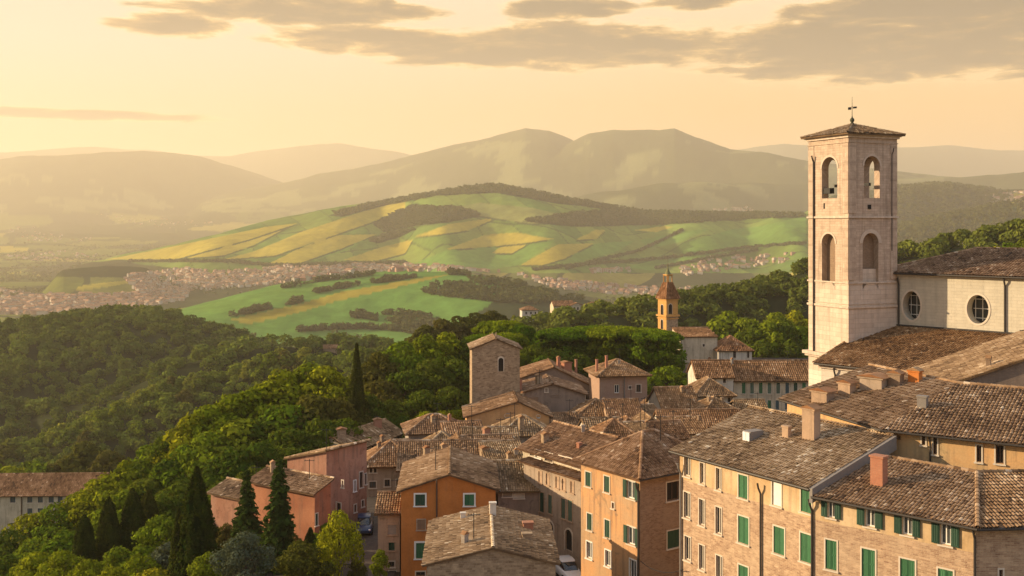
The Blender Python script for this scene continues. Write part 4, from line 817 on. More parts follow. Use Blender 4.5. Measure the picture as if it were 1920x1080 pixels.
# crest lines: (depth, front width, back width, [(px,py)...], roughness)
RIDGES=[
 (15500,3500,6000,[(-900,300),(-300,290),(0,291),(70,284),(180,273),(280,275),(360,286),(430,285),(560,270),(640,272),(740,291),(900,330),(1000,420)],60),
 (15000,3500,6000,[(1100,420),(1380,288),(1470,279),(1560,284),(1690,282),(1780,274),(1850,279),(1920,277),(2100,285),(2900,320)],60),
 (11000,3000,3500,[(-900,320),(-200,310),(0,306),(130,298),(270,287),(370,292),(450,311),(520,335),(620,372),(700,400)],50),
 (9800,3500,3000,[(330,390),(440,360),(520,343),(600,323),(740,300),(850,275),(930,263),(985,253),(1030,259),(1070,276),(1180,318),(1300,370)],50),
 (8000,2500,2500,[(760,390),(880,338),(960,312),(1060,266),(1105,242),(1150,235),(1265,239),(1305,258),(1370,284),(1440,292),(1510,309),(1600,322),(1700,330),(1900,348),(2200,370)],45),
 (6300,1400,1500,[(900,420),(1080,372),(1240,347),(1400,344),(1510,343),(1700,330),(1920,322),(2600,320)],35),
 (4300,1500,1000,[(1400,460),(1560,372),(1690,352),(1780,346),(1850,352),(1920,354),(2300,340),(3000,340)],30),
 (3000,900,500,[(1500,500),(1690,425),(1800,400),(1920,372),(2200,350),(3000,340)],22),
 (3600,1050,900,[(100,505),(200,488),(300,464),(400,441),(500,413),(600,394),(700,376),(800,362),(870,352),(940,350),(1000,359),(1060,374),(1200,394),(1350,400),(1510,400),(1600,410),(1700,440)],16),
 (2700,400,300,[(60,520),(120,502),(200,496),(280,502),(330,520)],10),
 (1650,520,330,[(240,600),(340,577),(400,562),(530,537),(650,519),(760,512),(850,514),(900,519),(960,530),(1050,549),(1120,562),(1220,600)],6),
 (760,330,200,[(-700,625),(-100,628),(0,622),(100,607),(200,600),(300,606),(400,627),(470,648),(520,670),(570,700),(640,750)],9),
 (600,75,60,[(-400,860),(0,790),(150,745),(300,686),(420,650),(500,645),(620,660),(720,668),(800,690),(900,720)],7),
 (470,75,60,[(-300,900),(0,850),(120,815),(260,775),(400,735),(520,705),(640,690),(720,680),(820,700)],6),
 (540,130,90,[(820,690),(880,660),(985,622),(1040,614),(1100,612),(1200,615),(1300,620)],3),
 (330,90,80,[(700,740),(780,690),(850,668),(930,650),(985,655),(1040,680)],3),
 (470,130,120,[(900,640),(1000,608),(1150,586),(1300,566),(1400,560),(1450,548),(1510,515),(1600,500),(1690,490),(1800,462),(1920,445),(2300,420),(3000,400)],6),
]
def terrain(px,D):
    """height of the land at column px (photo pixels) and depth D"""
    px=np.asarray(px,float);D=np.asarray(D,float)
    x=(px-960)*D/F; zv=zval(D); nz=fbm(x/420.,D/420.,4)
    z=zv+nz*np.clip((D-800)/1500,0,1)*np.clip(D/5000,.3,2)*60*np.clip((np.abs(D-2800)-600)/2500,.12,1)
    near=-31-.42*np.logaddexp(0,(EX(D)-x)/3.0)*3.0-.33*np.logaddexp(0,(D-268)/10.)*10
    z=np.maximum(z,near)
    sm=lambda a,b,k:np.maximum(a,b)+0
    for (D0,wf,wb,pts,rough) in RIDGES:
        xs=[p[0] for p in pts]; ys=[p[1] for p in pts]
        py=np.interp(px,xs,ys); e=np.clip(np.minimum(px-xs[0],xs[-1]-px)/60,0,1); e=e*e*(3-2*e)
        if D0==3600: wob=90*np.sin(px/90.)+60*np.sin(px/37.+1)
        else: wob=.06*D0*np.sin(px/170.+D0)
        d=D-(D0+wob); t=np.where(d<0,-d/wf,d/wb)
        g=np.where(t<1,.5+.5*np.cos(np.pi*np.clip(t,0,1)),0)
        if D0==3600: # spurs running down the slope
            sp=np.sin(px/33.+d/210.+2*np.sin(px/120.))*.5+.5; g=g*(1-.20*sp*np.clip(t*2.2,0,1)*np.clip((1-t)*2.5,0,1)*(d<0))
        zc=-(py-YH)*(D0)/F
        n=fbm(x/(D0*.035)+D0,D/(D0*.035),4)+.7*(np.abs(fbm(x/(D0*.08)+3,D/(D0*.11)+D0,3))-.12)
        zr=zv+(zc-zv)*e*g+n*rough*1.6*np.clip(g*1.5,0,1)*e*(.35+.65*np.clip(t*3,0,1))
        z=np.where(e*g>0,np.maximum(z,zr),z)
    return z
def tpy(px,D): return YH-terrain(px,D)*F/D
_DS=np.exp(np.linspace(math.log(60),math.log(20000),420))
def ground_hit(px,py,D0=60,D1=20000):
    """first point of the land the sight line through (px,py) meets beyond D0; NaN if none"""
    px=np.atleast_1d(np.asarray(px,float));py=np.atleast_1d(np.asarray(py,float)); ds=_DS[(_DS>=D0)&(_DS<=D1)]
    out=np.full(len(px),np.nan)
    for s in range(0,len(px),1500):
        a=px[s:s+1500];T=tpy(a[:,None]+0*ds,ds[None]+0*a[:,None]); ok=T<=py[s:s+1500,None]; h=ok.any(1); i=ok.argmax(1); j=np.maximum(i-1,0); r_=np.arange(len(a)); f0=T[r_,j]-py[s:s+1500]; f1=T[r_,i]-py[s:s+1500]; fr=np.where(i>j,np.clip(f0/(f0-f1+1e-9),0,1),1); out[s:s+1500]=np.where(h,ds[j]+(ds[i]-ds[j])*fr,np.nan)
    return out
def gp(px,D): z=terrain(px,D); return np.stack([(px-960)*D/F,D,z],-1)
FIELD_YEL_LIT=[[(200,487),(320,463),(500,425),(560,418),(470,448),(330,486)],[(306,487),(398,455),(498,425),(545,423),(478,459),(418,479)],[(414,487),(478,471),(565,435),(708,387),(760,379),(760,395),(597,451),(517,479)],[(501,495),(577,459),(621,441),(708,439),(637,467),(557,495)],[(645,487),(716,463),(775,449),(760,475),(697,491)],[(777,444),(842,420),(935,407),(878,432),(821,440)],[(834,468),(911,440),(968,436),(1037,448),(984,456),(903,464)],[(976,497),(1045,458),(1115,456),(1058,485),(1017,497)],[(1078,450),(1119,430),(1135,432),(1119,448)],[(919,475),(952,456),(993,456),(960,475)],[(1188,432),(1245,424),(1261,426),(1229,436)],
 [(425,600),(560,570),(640,547),(800,519),(845,514),(760,535),(640,562),(560,586),(470,607)],[(140,541),(160,534),(235,526),(262,527),(215,536),(150,545)],[(0,474),(0,462),(55,463),(52,472)],[(1900,362),(1960,345),(1960,372),(1870,385)],[(1480,512),(1515,505),(1515,516),(1485,518)],[(20,511),(40,508),(40,513),(16,514)]]  # yellow patches: crop colour plus sunlit slopes put into the land colour
FIELD_GRN=[[(1050,470),(1130,455),(1190,452),(1150,475),(1080,490)],[(1200,450),(1290,432),(1330,430),(1270,455),(1215,466)],[(560,475),(640,452),(690,448),(650,470),(590,488)],[(860,490),(930,478),(975,480),(950,497),(880,503)],[(1290,455),(1370,430),(1420,425),(1390,448),(1310,468)],[(1172,501),(1270,477),(1371,473),(1270,497),(1221,507)],[(1280,470),(1400,430),(1510,405),(1510,450),(1400,470)],[(740,510),(834,470),(984,458),(1040,452),(976,497),(880,510)],[(345,583),(400,565),(530,540),(620,525),(560,556),(430,588)],[(1715,405),(1800,395),(1850,388),(1790,405)]]
FIELD_PALE=[[(820,395),(900,380),(1000,390),(1090,412),(1000,420),(900,405)],[(1140,375),(1240,362),(1330,365),(1250,380)],[(1270,405),(1400,398),(1510,396),(1380,412)]]
WOODS=[[(620,402),(700,381),(810,362),(870,350),(945,346),(1060,372),(1200,393),(1200,399),(1050,383),(930,361),(820,369),(720,386),(640,406)],[(700,420),(770,388),(860,390),(900,405),(840,417),(780,425),(720,436)],[(980,415),(1100,397),(1240,397),(1420,398),(1510,402),(1510,408),(1380,413),(1240,422),(1080,426)],[(690,452),(740,434),(780,432),(750,444),(710,456)],[(60,505),(120,495),(230,490),(330,505),(240,520),(80,520)]]
def cover(px,py,D):
    """land cover -> base colour (sunlit slopes put into it) and a wood mask"""
    n=px.size; x=(px-960)*D/F
    n1=fbm(x/260+5,D/260,4);n2=fbm(x/60,D/60+7,3)
    c=np.zeros(px.shape+(3,)); S=lambda m,v:c.__setitem__(m,v)
    wood=np.zeros(px.shape)
    c[:]=(.055,.07,.025)
    plain=(D>1050)
    # patchwork of plots on the plain
    sz=np.where(D>4500,420.,170.); a=x/sz+.35*np.sin(D/sz*1.7);b=D/(sz*1.6)+.3*np.sin(x/sz*1.3)
    h=_tab[np.floor(a).astype(int)&255,np.floor(b).astype(int)&255]
    pc=np.stack([np.interp(h,[0,.3,.5,.7,.85,1],[.05,.07,.10,.14,.24,.09]),np.interp(h,[0,.3,.5,.7,.85,1],[.07,.09,.12,.16,.20,.12]),np.interp(h,[0,.3,.5,.7,.85,1],[.025,.03,.03,.04,.05,.03])],-1)
    c[plain]=pc[plain]
    fe=np.minimum(a-np.floor(a),b-np.floor(b)); m=plain&((fe<.09)|(h<.25)|(n1>.16)); c[m]=(.035,.045,.022); wood[m]=.5
    zz=-(py-YH)*D/F; zl=zval(D); edge_=1590+260*n1+60*n2; hills=(D>2300)&(D<4300)&(px>150)&(px<edge_)&(py<512)&(py>340)&(zz>zl+8)
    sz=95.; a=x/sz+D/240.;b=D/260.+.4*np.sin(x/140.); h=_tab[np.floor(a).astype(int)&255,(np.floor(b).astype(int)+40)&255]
    hc=np.stack([.05+.10*h,.125+.095*h,.03+.015*h],-1); spur_lit=.5+.5*np.sin(px/33.+(D-3600)/210.+2*np.sin(px/120.)); hc=hc*(1-.25*spur_lit[...,None])+np.array([.20,.19,.035])*(.30*np.clip(spur_lit+n1*1.5-.35,0,1))[...,None]; c[hills]=hc[hills]; wood[hills]=0  # yellow-lit bands following the spurs, put into the field colour
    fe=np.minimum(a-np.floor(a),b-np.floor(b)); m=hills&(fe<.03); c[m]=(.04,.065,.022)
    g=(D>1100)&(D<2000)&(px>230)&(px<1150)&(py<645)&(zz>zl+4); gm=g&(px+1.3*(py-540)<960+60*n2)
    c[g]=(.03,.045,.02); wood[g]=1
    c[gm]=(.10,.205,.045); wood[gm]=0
    for p in FIELD_GRN: m=inpoly(px,py,p)&(D>1100); c[m]=(.105,.205,.042); wood[m]=0
    for p in FIELD_YEL_LIT: m=inpoly(px+4*n2,py+1.5*n1,p)&(D>1100); c[m]=np.array([.30,.25,.04])*(1+.25*n1[m])[...,None]; wood[m]=0
    for p in FIELD_YEL_LIT[:11]+FIELD_PALE: m=inpoly(px,py-3,p)&~inpoly(px,py,p)&hills&(n2>-.12); c[m]=(.035,.055,.02)
    for p in FIELD_PALE: m=inpoly(px,py,p)&(D>1100); c[m]=(.17,.19,.06); wood[m]=0
    for p in WOODS: m=inpoly(px+14*n2,py+8*n1,p)&(D>1100)&(D<5000); c[m]=(.028,.036,.016); wood[m]=1
    far=(D>5200); mt=far&(zz>zl+60); c[mt]=(.06,.07,.03); wood[mt]=0
    mt2=mt&(D<9000)&(n1>.1)&(py>265); c[mt2]=(.13,.14,.06)
    rw=(D>2300)&(D<5000)&(px>edge_)&(zz>zl+20)&~inpoly(px,py,FIELD_YEL_LIT[14])&~inpoly(px,py,FIELD_GRN[4]); c[rw]=(.035,.048,.022); wood[rw]=.6
    near=(D<=1050); c[near]=(.03,.036,.016); wood[near]=1
    town=(D<262)&(x>EX(D)+8); c[town]=(.07,.058,.048); wood[town]=0
    b=near&~town&(D<262); c[b]=(.035,.042,.018); wood[b]=0
    c*=(1+.5*n2+.55*n1)[...,None]
    return np.clip(c,0.004,1),wood
def build_land():
    pxs=np.concatenate([np.linspace(-2200,-60,120),np.arange(-55,1975,2.4),np.linspace(1980,4200,120)]); ds=np.concatenate([np.exp(np.linspace(math.log(28),math.log(700),190))[:-1],np.exp(np.linspace(math.log(700),math.log(2400),200))[:-1],np.linspace(2400,3750,250)[:-1],np.linspace(3750,5200,60)[:-1],np.exp(np.linspace(math.log(5200),math.log(26000),140))])
    PX,DD=np.meshgrid(pxs,ds); zz=terrain(PX,DD); py=YH-zz*F/DD
    V=np.stack([(PX-960)*DD/F,DD,zz],-1).reshape(-1,3); nr,nc=PX.shape
    i=np.arange(nr*nc).reshape(nr,nc); Q=np.stack([i[:-1,:-1],i[:-1,1:],i[1:,1:],i[1:,:-1]],-1).reshape(-1,4)
    me=bpy.data.meshes.new('land'); me.vertices.add(len(V)); me.vertices.foreach_set('co',V.astype(np.float32).ravel())
    me.loops.add(Q.size); me.loops.foreach_set('vertex_index',Q.astype(np.int32).ravel()); me.polygons.add(len(Q)); me.polygons.foreach_set('loop_start',(np.arange(len(Q))*4).astype(np.int32)); me.polygons.foreach_set('use_smooth',np.ones(len(Q),bool))
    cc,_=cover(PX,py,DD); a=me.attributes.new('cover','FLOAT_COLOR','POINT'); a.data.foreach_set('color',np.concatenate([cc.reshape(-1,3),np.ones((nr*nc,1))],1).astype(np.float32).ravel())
    me.update(calc_edges=True)
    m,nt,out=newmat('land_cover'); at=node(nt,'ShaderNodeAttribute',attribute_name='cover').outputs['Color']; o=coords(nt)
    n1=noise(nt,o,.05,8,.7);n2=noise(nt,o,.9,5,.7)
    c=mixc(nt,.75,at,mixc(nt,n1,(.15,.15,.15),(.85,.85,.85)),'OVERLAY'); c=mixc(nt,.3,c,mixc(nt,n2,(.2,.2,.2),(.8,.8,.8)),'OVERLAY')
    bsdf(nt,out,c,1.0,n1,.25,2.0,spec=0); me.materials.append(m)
    o=bpy.data.objects.new('land',me); col.objects.link(o); tag(o,kind='structure')
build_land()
def sheet(name,poly,mat,lift=.07,step=1.0):
    p=np.array(poly,float); x0,y0=p.min(0);x1,y1=p.max(0); xs=np.arange(x0,x1+step,step);ys=np.arange(y0,y1+step,step); mb=MB()
    for i in range(len(xs)-1):
        for j in range(len(ys)-1):
            if inpoly(xs[i]+step/2,ys[j]+step/2,p):
                q=np.array([(xs[i],ys[j]),(xs[i+1],ys[j]),(xs[i+1],ys[j+1]),(xs[i],ys[j+1])]); mb.poly(np.concatenate([q,(terrain(960+q[:,0]*F/q[:,1],q[:,1])+lift)[:,None]],1),q)
    return tag(mb.build(name,mat),kind='structure')
m,nt,out=newmat('street_paving'); u=uvs(nt); br=node(nt,'ShaderNodeTexBrick',{'Vector':u,'Color1':(.05,.04,.036,1),'Color2':(.075,.062,.054,1),'Mortar':(.04,.035,.03,1),'Scale':1.0,'Mortar Size':.012,'Brick Width':.5,'Row Height':.3}); n=noise(nt,coords(nt),1.5,6,.7)
bsdf(nt,out,mixc(nt,.5,br.outputs[0],mixc(nt,n,(.2,.2,.2),(.8,.8,.8)),'OVERLAY'),.85,n,.3); PAVE=m
sheet('street',[(-14.4,88),(-10.4,88),(-11.4,112),(-13.6,124),(-16.4,124),(-15.6,110)],PAVE)
sheet('lane',[(1.5,82),(9,82),(5.5,98),(2,106),(0,106)],PAVE,.07)
# ---------------------------------------------------------------- trees
def leaves(P_,Nn,size,rv,rg,aspect=1.7):
    """one diamond-shaped leaf spray at each point"""
    m=len(P_); a=rg.normal(size=(m,3)); t=np.cross(Nn,a); t/=np.linalg.norm(t,axis=1)[:,None]+1e-9; b=np.cross(Nn,t); b/=np.linalg.norm(b,axis=1)[:,None]+1e-9
    s=size*(.6+.8*rg.random(m))[:,None]
    V=np.stack([P_-t*s*.5*aspect,P_-b*s*.5,P_+t*s*.5*aspect,P_+b*s*.5],1)
    V[:,0]+=Nn*s*.18;V[:,2]-=Nn*s*.12
    return V.reshape(-1,3),np.arange(m*4).reshape(m,4),rv
def blob_crown(blobs,n,size,seed,jit=.32,inner=.72,up=0.0):
    rg=np.random.default_rng(seed); bl=np.array([b[:6] for b in blobs],float); ar=(bl[:,3]*bl[:,4]+bl[:,4]*bl[:,5]); pk=rg.choice(len(bl),n,p=ar/ar.sum()); bt=rg.random(len(bl))
    d=rg.normal(size=(n,3)); d[:,2]=d[:,2]+up; d/=np.linalg.norm(d,axis=1)[:,None]
    rr=1-.33*rg.random(n)**1.6+.10*rg.normal(size=n)
    p=bl[pk,:3]+d*bl[pk,3:6]*rr[:,None]
    keep=np.ones(n,bool)
    for i in range(len(bl)):
        q=(p-bl[i,:3])/bl[i,3:6]; keep&=~((np.sum(q*q,1)<inner**2)&(pk!=i))
    nn=d+rg.normal(size=(n,3))*jit; nn/=np.linalg.norm(nn,axis=1)[:,None]
    rv=np.clip(.22+.38*bt[pk]+.30*rg.random(n)+.12*rg.normal(size=n),0,1)
    return leaves(p[keep],nn[keep],size,rv[keep],rg)
def mk(parts,name,mat):
    mb=MB()
    for V,Q,r in parts: mb.quads(V,Q,r)
    me=mb.mesh(name); me.materials.append(mat); return me
def broad_blobs(seed,R=4.2,H=9.0,nb=34,low=.28):
    rg=np.random.default_rng(seed); out=[]
    for i in range(nb):
        a=rg.random()*2*math.pi; h=low+(.97-low)*rg.random()**.8; pr=math.sin(math.pi*min(1,max(.06,(h-low+.10)/(1.08-low)))**.8)**.7
        rad=R*pr*(.55+.42*rg.random()); s=R*(.22+.17*rg.random())
        out.append((rad*math.cos(a),rad*math.sin(a),H*h-s*.3,s*1.1,s*1.1,s*.85))
    out.append((0,0,H*.55,R*.55,R*.55,H*.28)); return out
def trunk_mesh(name,h,r,seed,limbs=5,spread=2.0,lean=.15):
    rg=np.random.default_rng(seed); mb=MB(); n=6; pts=[np.array([lean*math.sin(i*.9+seed)*i/n,lean*math.cos(i*1.3+seed)*i/n,-1.5+(h+1.5)*i/n]) for i in range(n+1)]
    mb.tube(pts,[r*(1.25-.85*i/n) for i in range(n+1)],8)
    for i in range(limbs):
        k_=3+i%3; a=i*2.4+rg.random(); p=pts[k_]; q=[p,p+np.array([math.cos(a)*spread*.5,math.sin(a)*spread*.5,h*.16]),p+np.array([math.cos(a)*spread,math.sin(a)*spread,h*.38])]; mb.tube(q,[r*.45,r*.3,r*.1],6)
    me=mb.mesh(name,smooth=True); me.materials.append(BARK); return me
CR={};TR={}
for i in range(5):
    H=9.0;Rr=4.0+.25*(i%3)
    CR['broad',i]=(broad_blobs(20+i,Rr,H,34+3*i),5200)
TR['broad']=[trunk_mesh('trunk',6.2,.28,i,6,2.2) for i in range(3)]
_cache={}
def broad_mesh(i,mat,leaf=.36,n=None):
    kx=(i,mat.name,leaf)
    if kx not in _cache: b,nn=CR['broad',i]; _cache[kx]=mk([blob_crown(b,int((n or nn)*(.36/leaf)**1.4),leaf,90+i,up=.15)],'crown',mat)
    return _cache[kx]
def cypress_mesh(seed,R,H,mat,n=7000,leaf=.2,taper=1.0,plume=.25):
    rg=np.random.default_rng(seed); h=rg.random(n)**.85; a=rg.random(n)*2*math.pi
    prof=np.where(h<.12,.62+.38*h/.12,(1-((h-.12)/.88)**(1.25*taper))**.80)
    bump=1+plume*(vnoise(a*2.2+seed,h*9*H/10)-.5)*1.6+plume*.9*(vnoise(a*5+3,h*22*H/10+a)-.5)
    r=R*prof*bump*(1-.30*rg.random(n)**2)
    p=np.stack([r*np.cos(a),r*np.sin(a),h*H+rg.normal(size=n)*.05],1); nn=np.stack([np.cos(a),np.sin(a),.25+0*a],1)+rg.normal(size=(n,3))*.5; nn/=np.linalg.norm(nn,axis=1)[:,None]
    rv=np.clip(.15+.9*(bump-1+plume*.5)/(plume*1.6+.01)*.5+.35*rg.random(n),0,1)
    core=MB(); core.lathe((0,0,0),[(R*.5,0.0),(R*.70,H*.12),(R*.62,H*.4),(R*.42,H*.7),(R*.16,H*.92),(.02,H*.985)],12,.02)
    V,Q,_r=leaves(p,nn,leaf,rv,rg,2.0)
    me=mk([(V,Q,rv),(core.V[0],core.I[0].reshape(-1,4),core.R[0])],'crown',mat); return me
def fir_mesh(seed,R,H,mat,tiers=17,leaf=.34):
    rg=np.random.default_rng(seed); Pp=[];Nn=[];rv=[]
    for t in range(tiers):
        f=t/(tiers-1); z=H*(.06+.93*f); L=R*(1-f)**.85*(.8+.35*rg.random())+.25; nb=max(5,int(13*(1-f)+4))
        for b in range(nb):
            a=2*math.pi*(b+rg.random()*.7)/nb+t; L2=L*(.7+.45*rg.random()); m=int(10+34*L2/R)
            s=rg.random(m)**.7; w=.34*L2*(1-s*.75)*rg.normal(size=m)*.55; ca,sa=math.cos(a),math.sin(a)
            Pp.append(np.stack([s*L2*ca-w*sa,s*L2*sa+w*ca,z-.34*L2*s**1.5+.10*L2*s**3+rg.normal(size=m)*.07],1)); Nn.append(np.stack([.35*ca+0*s,.35*sa+0*s,.9+0*s],1)+rg.normal(size=(m,3))*.35); rv.append(np.clip(.15+.5*s+.3*rg.random(m)+.15*rg.normal(),0,1))
    Pp=np.concatenate(Pp);Nn=np.concatenate(Nn);Nn/=np.linalg.norm(Nn,axis=1)[:,None]
    return mk([leaves(Pp,Nn,leaf,np.concatenate(rv),rg,1.9)],'crown',mat)
def umbrella_blobs(seed,R,H,th):
    rg=np.random.default_rng(seed); out=[]
    for i in range(95):
        a=rg.random()*2*math.pi;r=R*math.sqrt(rg.random())*.95; s=R*(.12+.05*rg.random()); out.append((r*math.cos(a),r*math.sin(a),H-s*.7-.10*rg.random()-(r/R)**6*th*.16,s*1.3,s*1.3,s*.7))
    for i in range(44):
        a=rg.random()*2*math.pi;r=R*(.45+.5*rg.random()); s=R*(.18+.1*rg.random()); out.append((r*math.cos(a),r*math.sin(a),H-th*(.3+.62*rg.random()),s,s,s*.95))
    return out
def tree(name,label,cat,loc,crown,trunk,scale=(1,1,1),rz=0.0,group=None):
    r=empty(name,loc,label,cat,group); r.rotation_euler=(0,0,rz); r.scale=scale
    for n_,me in(('trunk',trunk),('crown',crown)):
        if me is not None: o=bpy.data.objects.new(n_,me); col.objects.link(o); o.parent=r
    return r
STEM=trunk_mesh('trunk',2.0,.2,9,0)
ORD='first second third fourth fifth sixth seventh eighth ninth tenth eleventh twelfth thirteenth fourteenth fifteenth sixteenth seventeenth eighteenth nineteenth twentieth'.split()
def ordinal(i,n):
    """words for place i of n counted from the left"""
    if i==0: return 'leftmost'
    if i==n-1: return 'rightmost'
    if i<n-1-i or i<10: return ORD[i]+' from the left'
    return ORD[n-1-i]+' from the right'
def bywidth(px,top,bot,hw,D,H0,R0):
    """base point and scale for a crown seen from py top to bot with half-width hw at depth D"""
    h=(bot-top)*D/F; return P(px,bot,D),(hw*D/F/R0,hw*D/F/R0,h/H0)
def put(name,label,px,top,bot,hw,D,me,trunk,H0,R0,rz=0.,group=None,cat='tree'):
    p,s=bywidth(px,top,bot,hw,D,H0,R0); return tree(name,label,cat,p,me,trunk,s,rz,group)
CY=[cypress_mesh(40+i,1.3,10,L_cyp,9000,.17,1.0,.22) for i in range(3)]
CYt=cypress_mesh(50,1.3,11.6,L_cyp,11000,.17,.82,.16)
CYw=cypress_mesh(52,1.9,10,L_cyp,15000,.17,.85,.38)
CYr=[cypress_mesh(55+i,1.3,6,L_cyp,7000,.15,2.3,.2) for i in range(2)]
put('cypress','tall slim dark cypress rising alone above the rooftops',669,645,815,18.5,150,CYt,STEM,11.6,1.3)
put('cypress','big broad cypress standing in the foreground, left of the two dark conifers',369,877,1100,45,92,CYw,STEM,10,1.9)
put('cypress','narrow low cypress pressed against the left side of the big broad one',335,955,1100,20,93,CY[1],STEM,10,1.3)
g='rounded cypresses on the lower left slope'
put('columnar_cypress','shortest of the rounded cypresses, russet along its sunlit edge',158,966,1075,21,110,CYr[0],STEM,6,1.3,0,g)
put('columnar_cypress','rounded cypress between the shortest one and the widest one',204,935,1085,24,112,CYr[1],STEM,6,1.3,1,g)
put('columnar_cypress','widest of the rounded cypresses, its left edge bright green',249,918,1060,25,113,CYr[0],STEM,6,1.3,2,g)
put('columnar_cypress','dark rounded cypress tucked behind the right side of the widest one',279,921,1050,23,117,CYr[1],STEM,6,1.3,3,g)
FI=[fir_mesh(60+i,2.2,9,L_fir,18+i) for i in range(2)]
put('conifer','dark bushy conifer in front of the red house, beside the big cypress',463,884,1050,35,101,FI[0],trunk_mesh('trunk',5,.2,3,0),9,2.2)
put('conifer','fir with drooping tiers of branches in front of the red house corner',523,866,1075,41,96,FI[1],trunk_mesh('trunk',5,.2,4,0),9,2.2)
OLm=broad_mesh(0,L_olive,.22)
put('olive_tree','round silvery grey olive tree at the bottom of the slope',462,1003,1110,54,82,OLm,TR['broad'][0],9,4.0)
put('shrub','dark olive shrub between the silvery olive and the bright green tree',565,1018,1105,50,86,broad_mesh(1,L_brown,.3),TR['broad'][1],9,4.2,cat='shrub')
put('young_tree','bright green young tree at the foot of the pink house by the street',636,966,1105,42,89,broad_mesh(2,L_yel,.28),TR['broad'][2],9,4.3)
put('shrub','small green shrub at the base of the tall grey lean-to house',712,1033,1090,17,92,broad_mesh(3,L_green,.36),TR['broad'][0],9,4.0,cat='shrub')
for i,(px,top,hw,D,mt) in enumerate(sorted([(425,985,26,104,L_brown),(495,1000,26,100,L_green),(548,1005,24,99,L_brown),(600,1010,24,96,L_green),(560,1030,30,92,L_dark),(598,1045,28,90,L_green),(668,1050,18,91,L_brown),(612,985,26,103,L_green),(652,992,20,105,L_dark),(590,1000,22,101,L_green)],key=lambda q:q[0])): put('shrub','leafy shrub filling the gaps below the red house, '+ordinal(i,10),px,top,top+58,hw,D,broad_mesh(i%5,mt,.36),TR['broad'][i%3],9,4.1,i*1.7,'shrubs below the red house','shrub')
put('young_tree','small dark pointed tree at the foot of the red house',582,990,1075,22,97,CY[2],STEM,10,1.3)
# clipped umbrella pines
UM=[(umbrella_blobs(70+i,5.2,9,7.6)) for i in range(3)]; UMm=[mk([blob_crown(b,20000,.40,70+i,.6,.8,.5)],'crown',L_pine) for i,b in enumerate(UM)]
UT=[trunk_mesh('trunk',6.5,.3,20+i,6,3.0) for i in range(3)]
for i,(px,top,D) in enumerate([(1060,618,222),(1108,614,226),(1155,614,220),(1196,617,224),(1226,622,216)]):
    put('umbrella_pine',f'flat-topped clipped pine in the row by the slender tower, {ordinal(i,5)}',px,top,top+82+(i>2)*6,54+(i%2)*5,D,UMm[i%3],UT[i%3],9,5.2,i*1.3,'flat-topped pines beside the slender tower')
for i,(px,top,hw,D,lb) in enumerate([(905,629,34,200,'left of two low trimmed pines directly behind the stone tower roof'),(952,626,36,203,'right of two low trimmed pines directly behind the stone tower roof'),(938,604,48,215,'tall rounded pine crown rising highest behind the stone tower'),(975,612,28,212,'narrow dark pine crown at the right shoulder behind the stone tower')]):
    put('umbrella_pine',lb,px,top,top+95,hw,D,UMm[i%3],UT[i%3],9,5.2,i*2.1,'trimmed pines behind the stone tower')
# woodland trees, row by row: (px, crown top, half-width, depth, leaf kind)
def row(name,where,group,items,extra_h=1.0,big=1.0):
    n=len(items); items=sorted(items)
    for i,(px,top,hw,D,kd) in enumerate(items):
        hw*=big
        mat={'g':L_green,'y':L_yel,'d':L_dark,'b':L_brown,'o':L_olive}[kd]; h=hw*2.35*extra_h
        adj={'g':'leafy green tree','y':'sunlit yellow-green tree','d':'dark green tree','b':'brownish green tree','o':'grey-green tree'}[kd]
        v=(i*2+int(px))%5; p=P(px,top+h,D); s=(hw*D/F/4.15)
        tree(name,f'{adj} {where}, {ordinal(i,n)}','tree',p,broad_mesh(v,mat,.36 if D<200 else .5),TR['broad'][v%3],(s*1.12,s*1.12,h*D/F/9.0),px*.37,group)
row('woodland_tree','on the sunlit upper edge of the wooded slope','trees on the sunlit edge of the slope',
 [(205,893,38,150,'y'),(243,868,42,150,'y'),(283,842,40,152,'g'),(315,818,38,150,'d'),(352,783,44,148,'y'),(398,766,46,150,'y'),(440,748,46,152,'y'),(482,726,48,154,'y'),(527,700,48,156,'y'),(572,686,48,158,'g'),(612,694,44,156,'y'),(640,722,36,158,'b')],1.0,1.22)
row('woodland_tree','midway down the wooded slope','trees in the middle of the slope',
 [(230,925,44,132,'g'),(275,905,46,134,'d'),(318,872,46,136,'d'),(355,838,50,138,'g'),(400,815,52,138,'g'),(447,796,54,140,'g'),(492,782,54,142,'d'),(535,758,54,144,'g'),(580,748,54,146,'b'),(622,745,50,147,'b'),(600,790,46,138,'d'),(545,805,48,135,'d'),(640,785,40,140,'d')],1.0,1.2)
row('woodland_tree','low on the slope behind the conifers','trees low on the slope behind the conifers',
 [(300,935,42,120,'d'),(345,905,46,124,'d'),(395,870,50,126,'d'),(440,845,52,127,'d'),(490,838,50,128,'d'),(535,840,40,128,'d'),(420,905,44,116,'d'),(475,880,36,120,'d')])
row('slope_tree','on the slope below the convent building','trees on the lower left slope',
 [(20,1000,58,140,'d'),(62,962,46,150,'y'),(108,945,44,150,'g'),(150,925,42,150,'y'),(180,905,40,150,'y'),(215,950,46,140,'g'),(70,1010,50,130,'g'),(120,1000,44,128,'g'),(185,1000,40,124,'g')])
row('slope_tree','along the bottom edge at the lower left','trees along the bottom left edge',
 [(10,1045,52,110,'d'),(70,1042,46,105,'y'),(118,1040,40,102,'y'),(165,1052,34,98,'y'),(215,1030,44,102,'g'),(262,1042,34,96,'y'),(300,970,42,108,'g'),(318,1020,40,98,'o'),(285,1068,40,90,'y'),(205,1068,36,92,'y'),(390,1040,30,88,'g')])
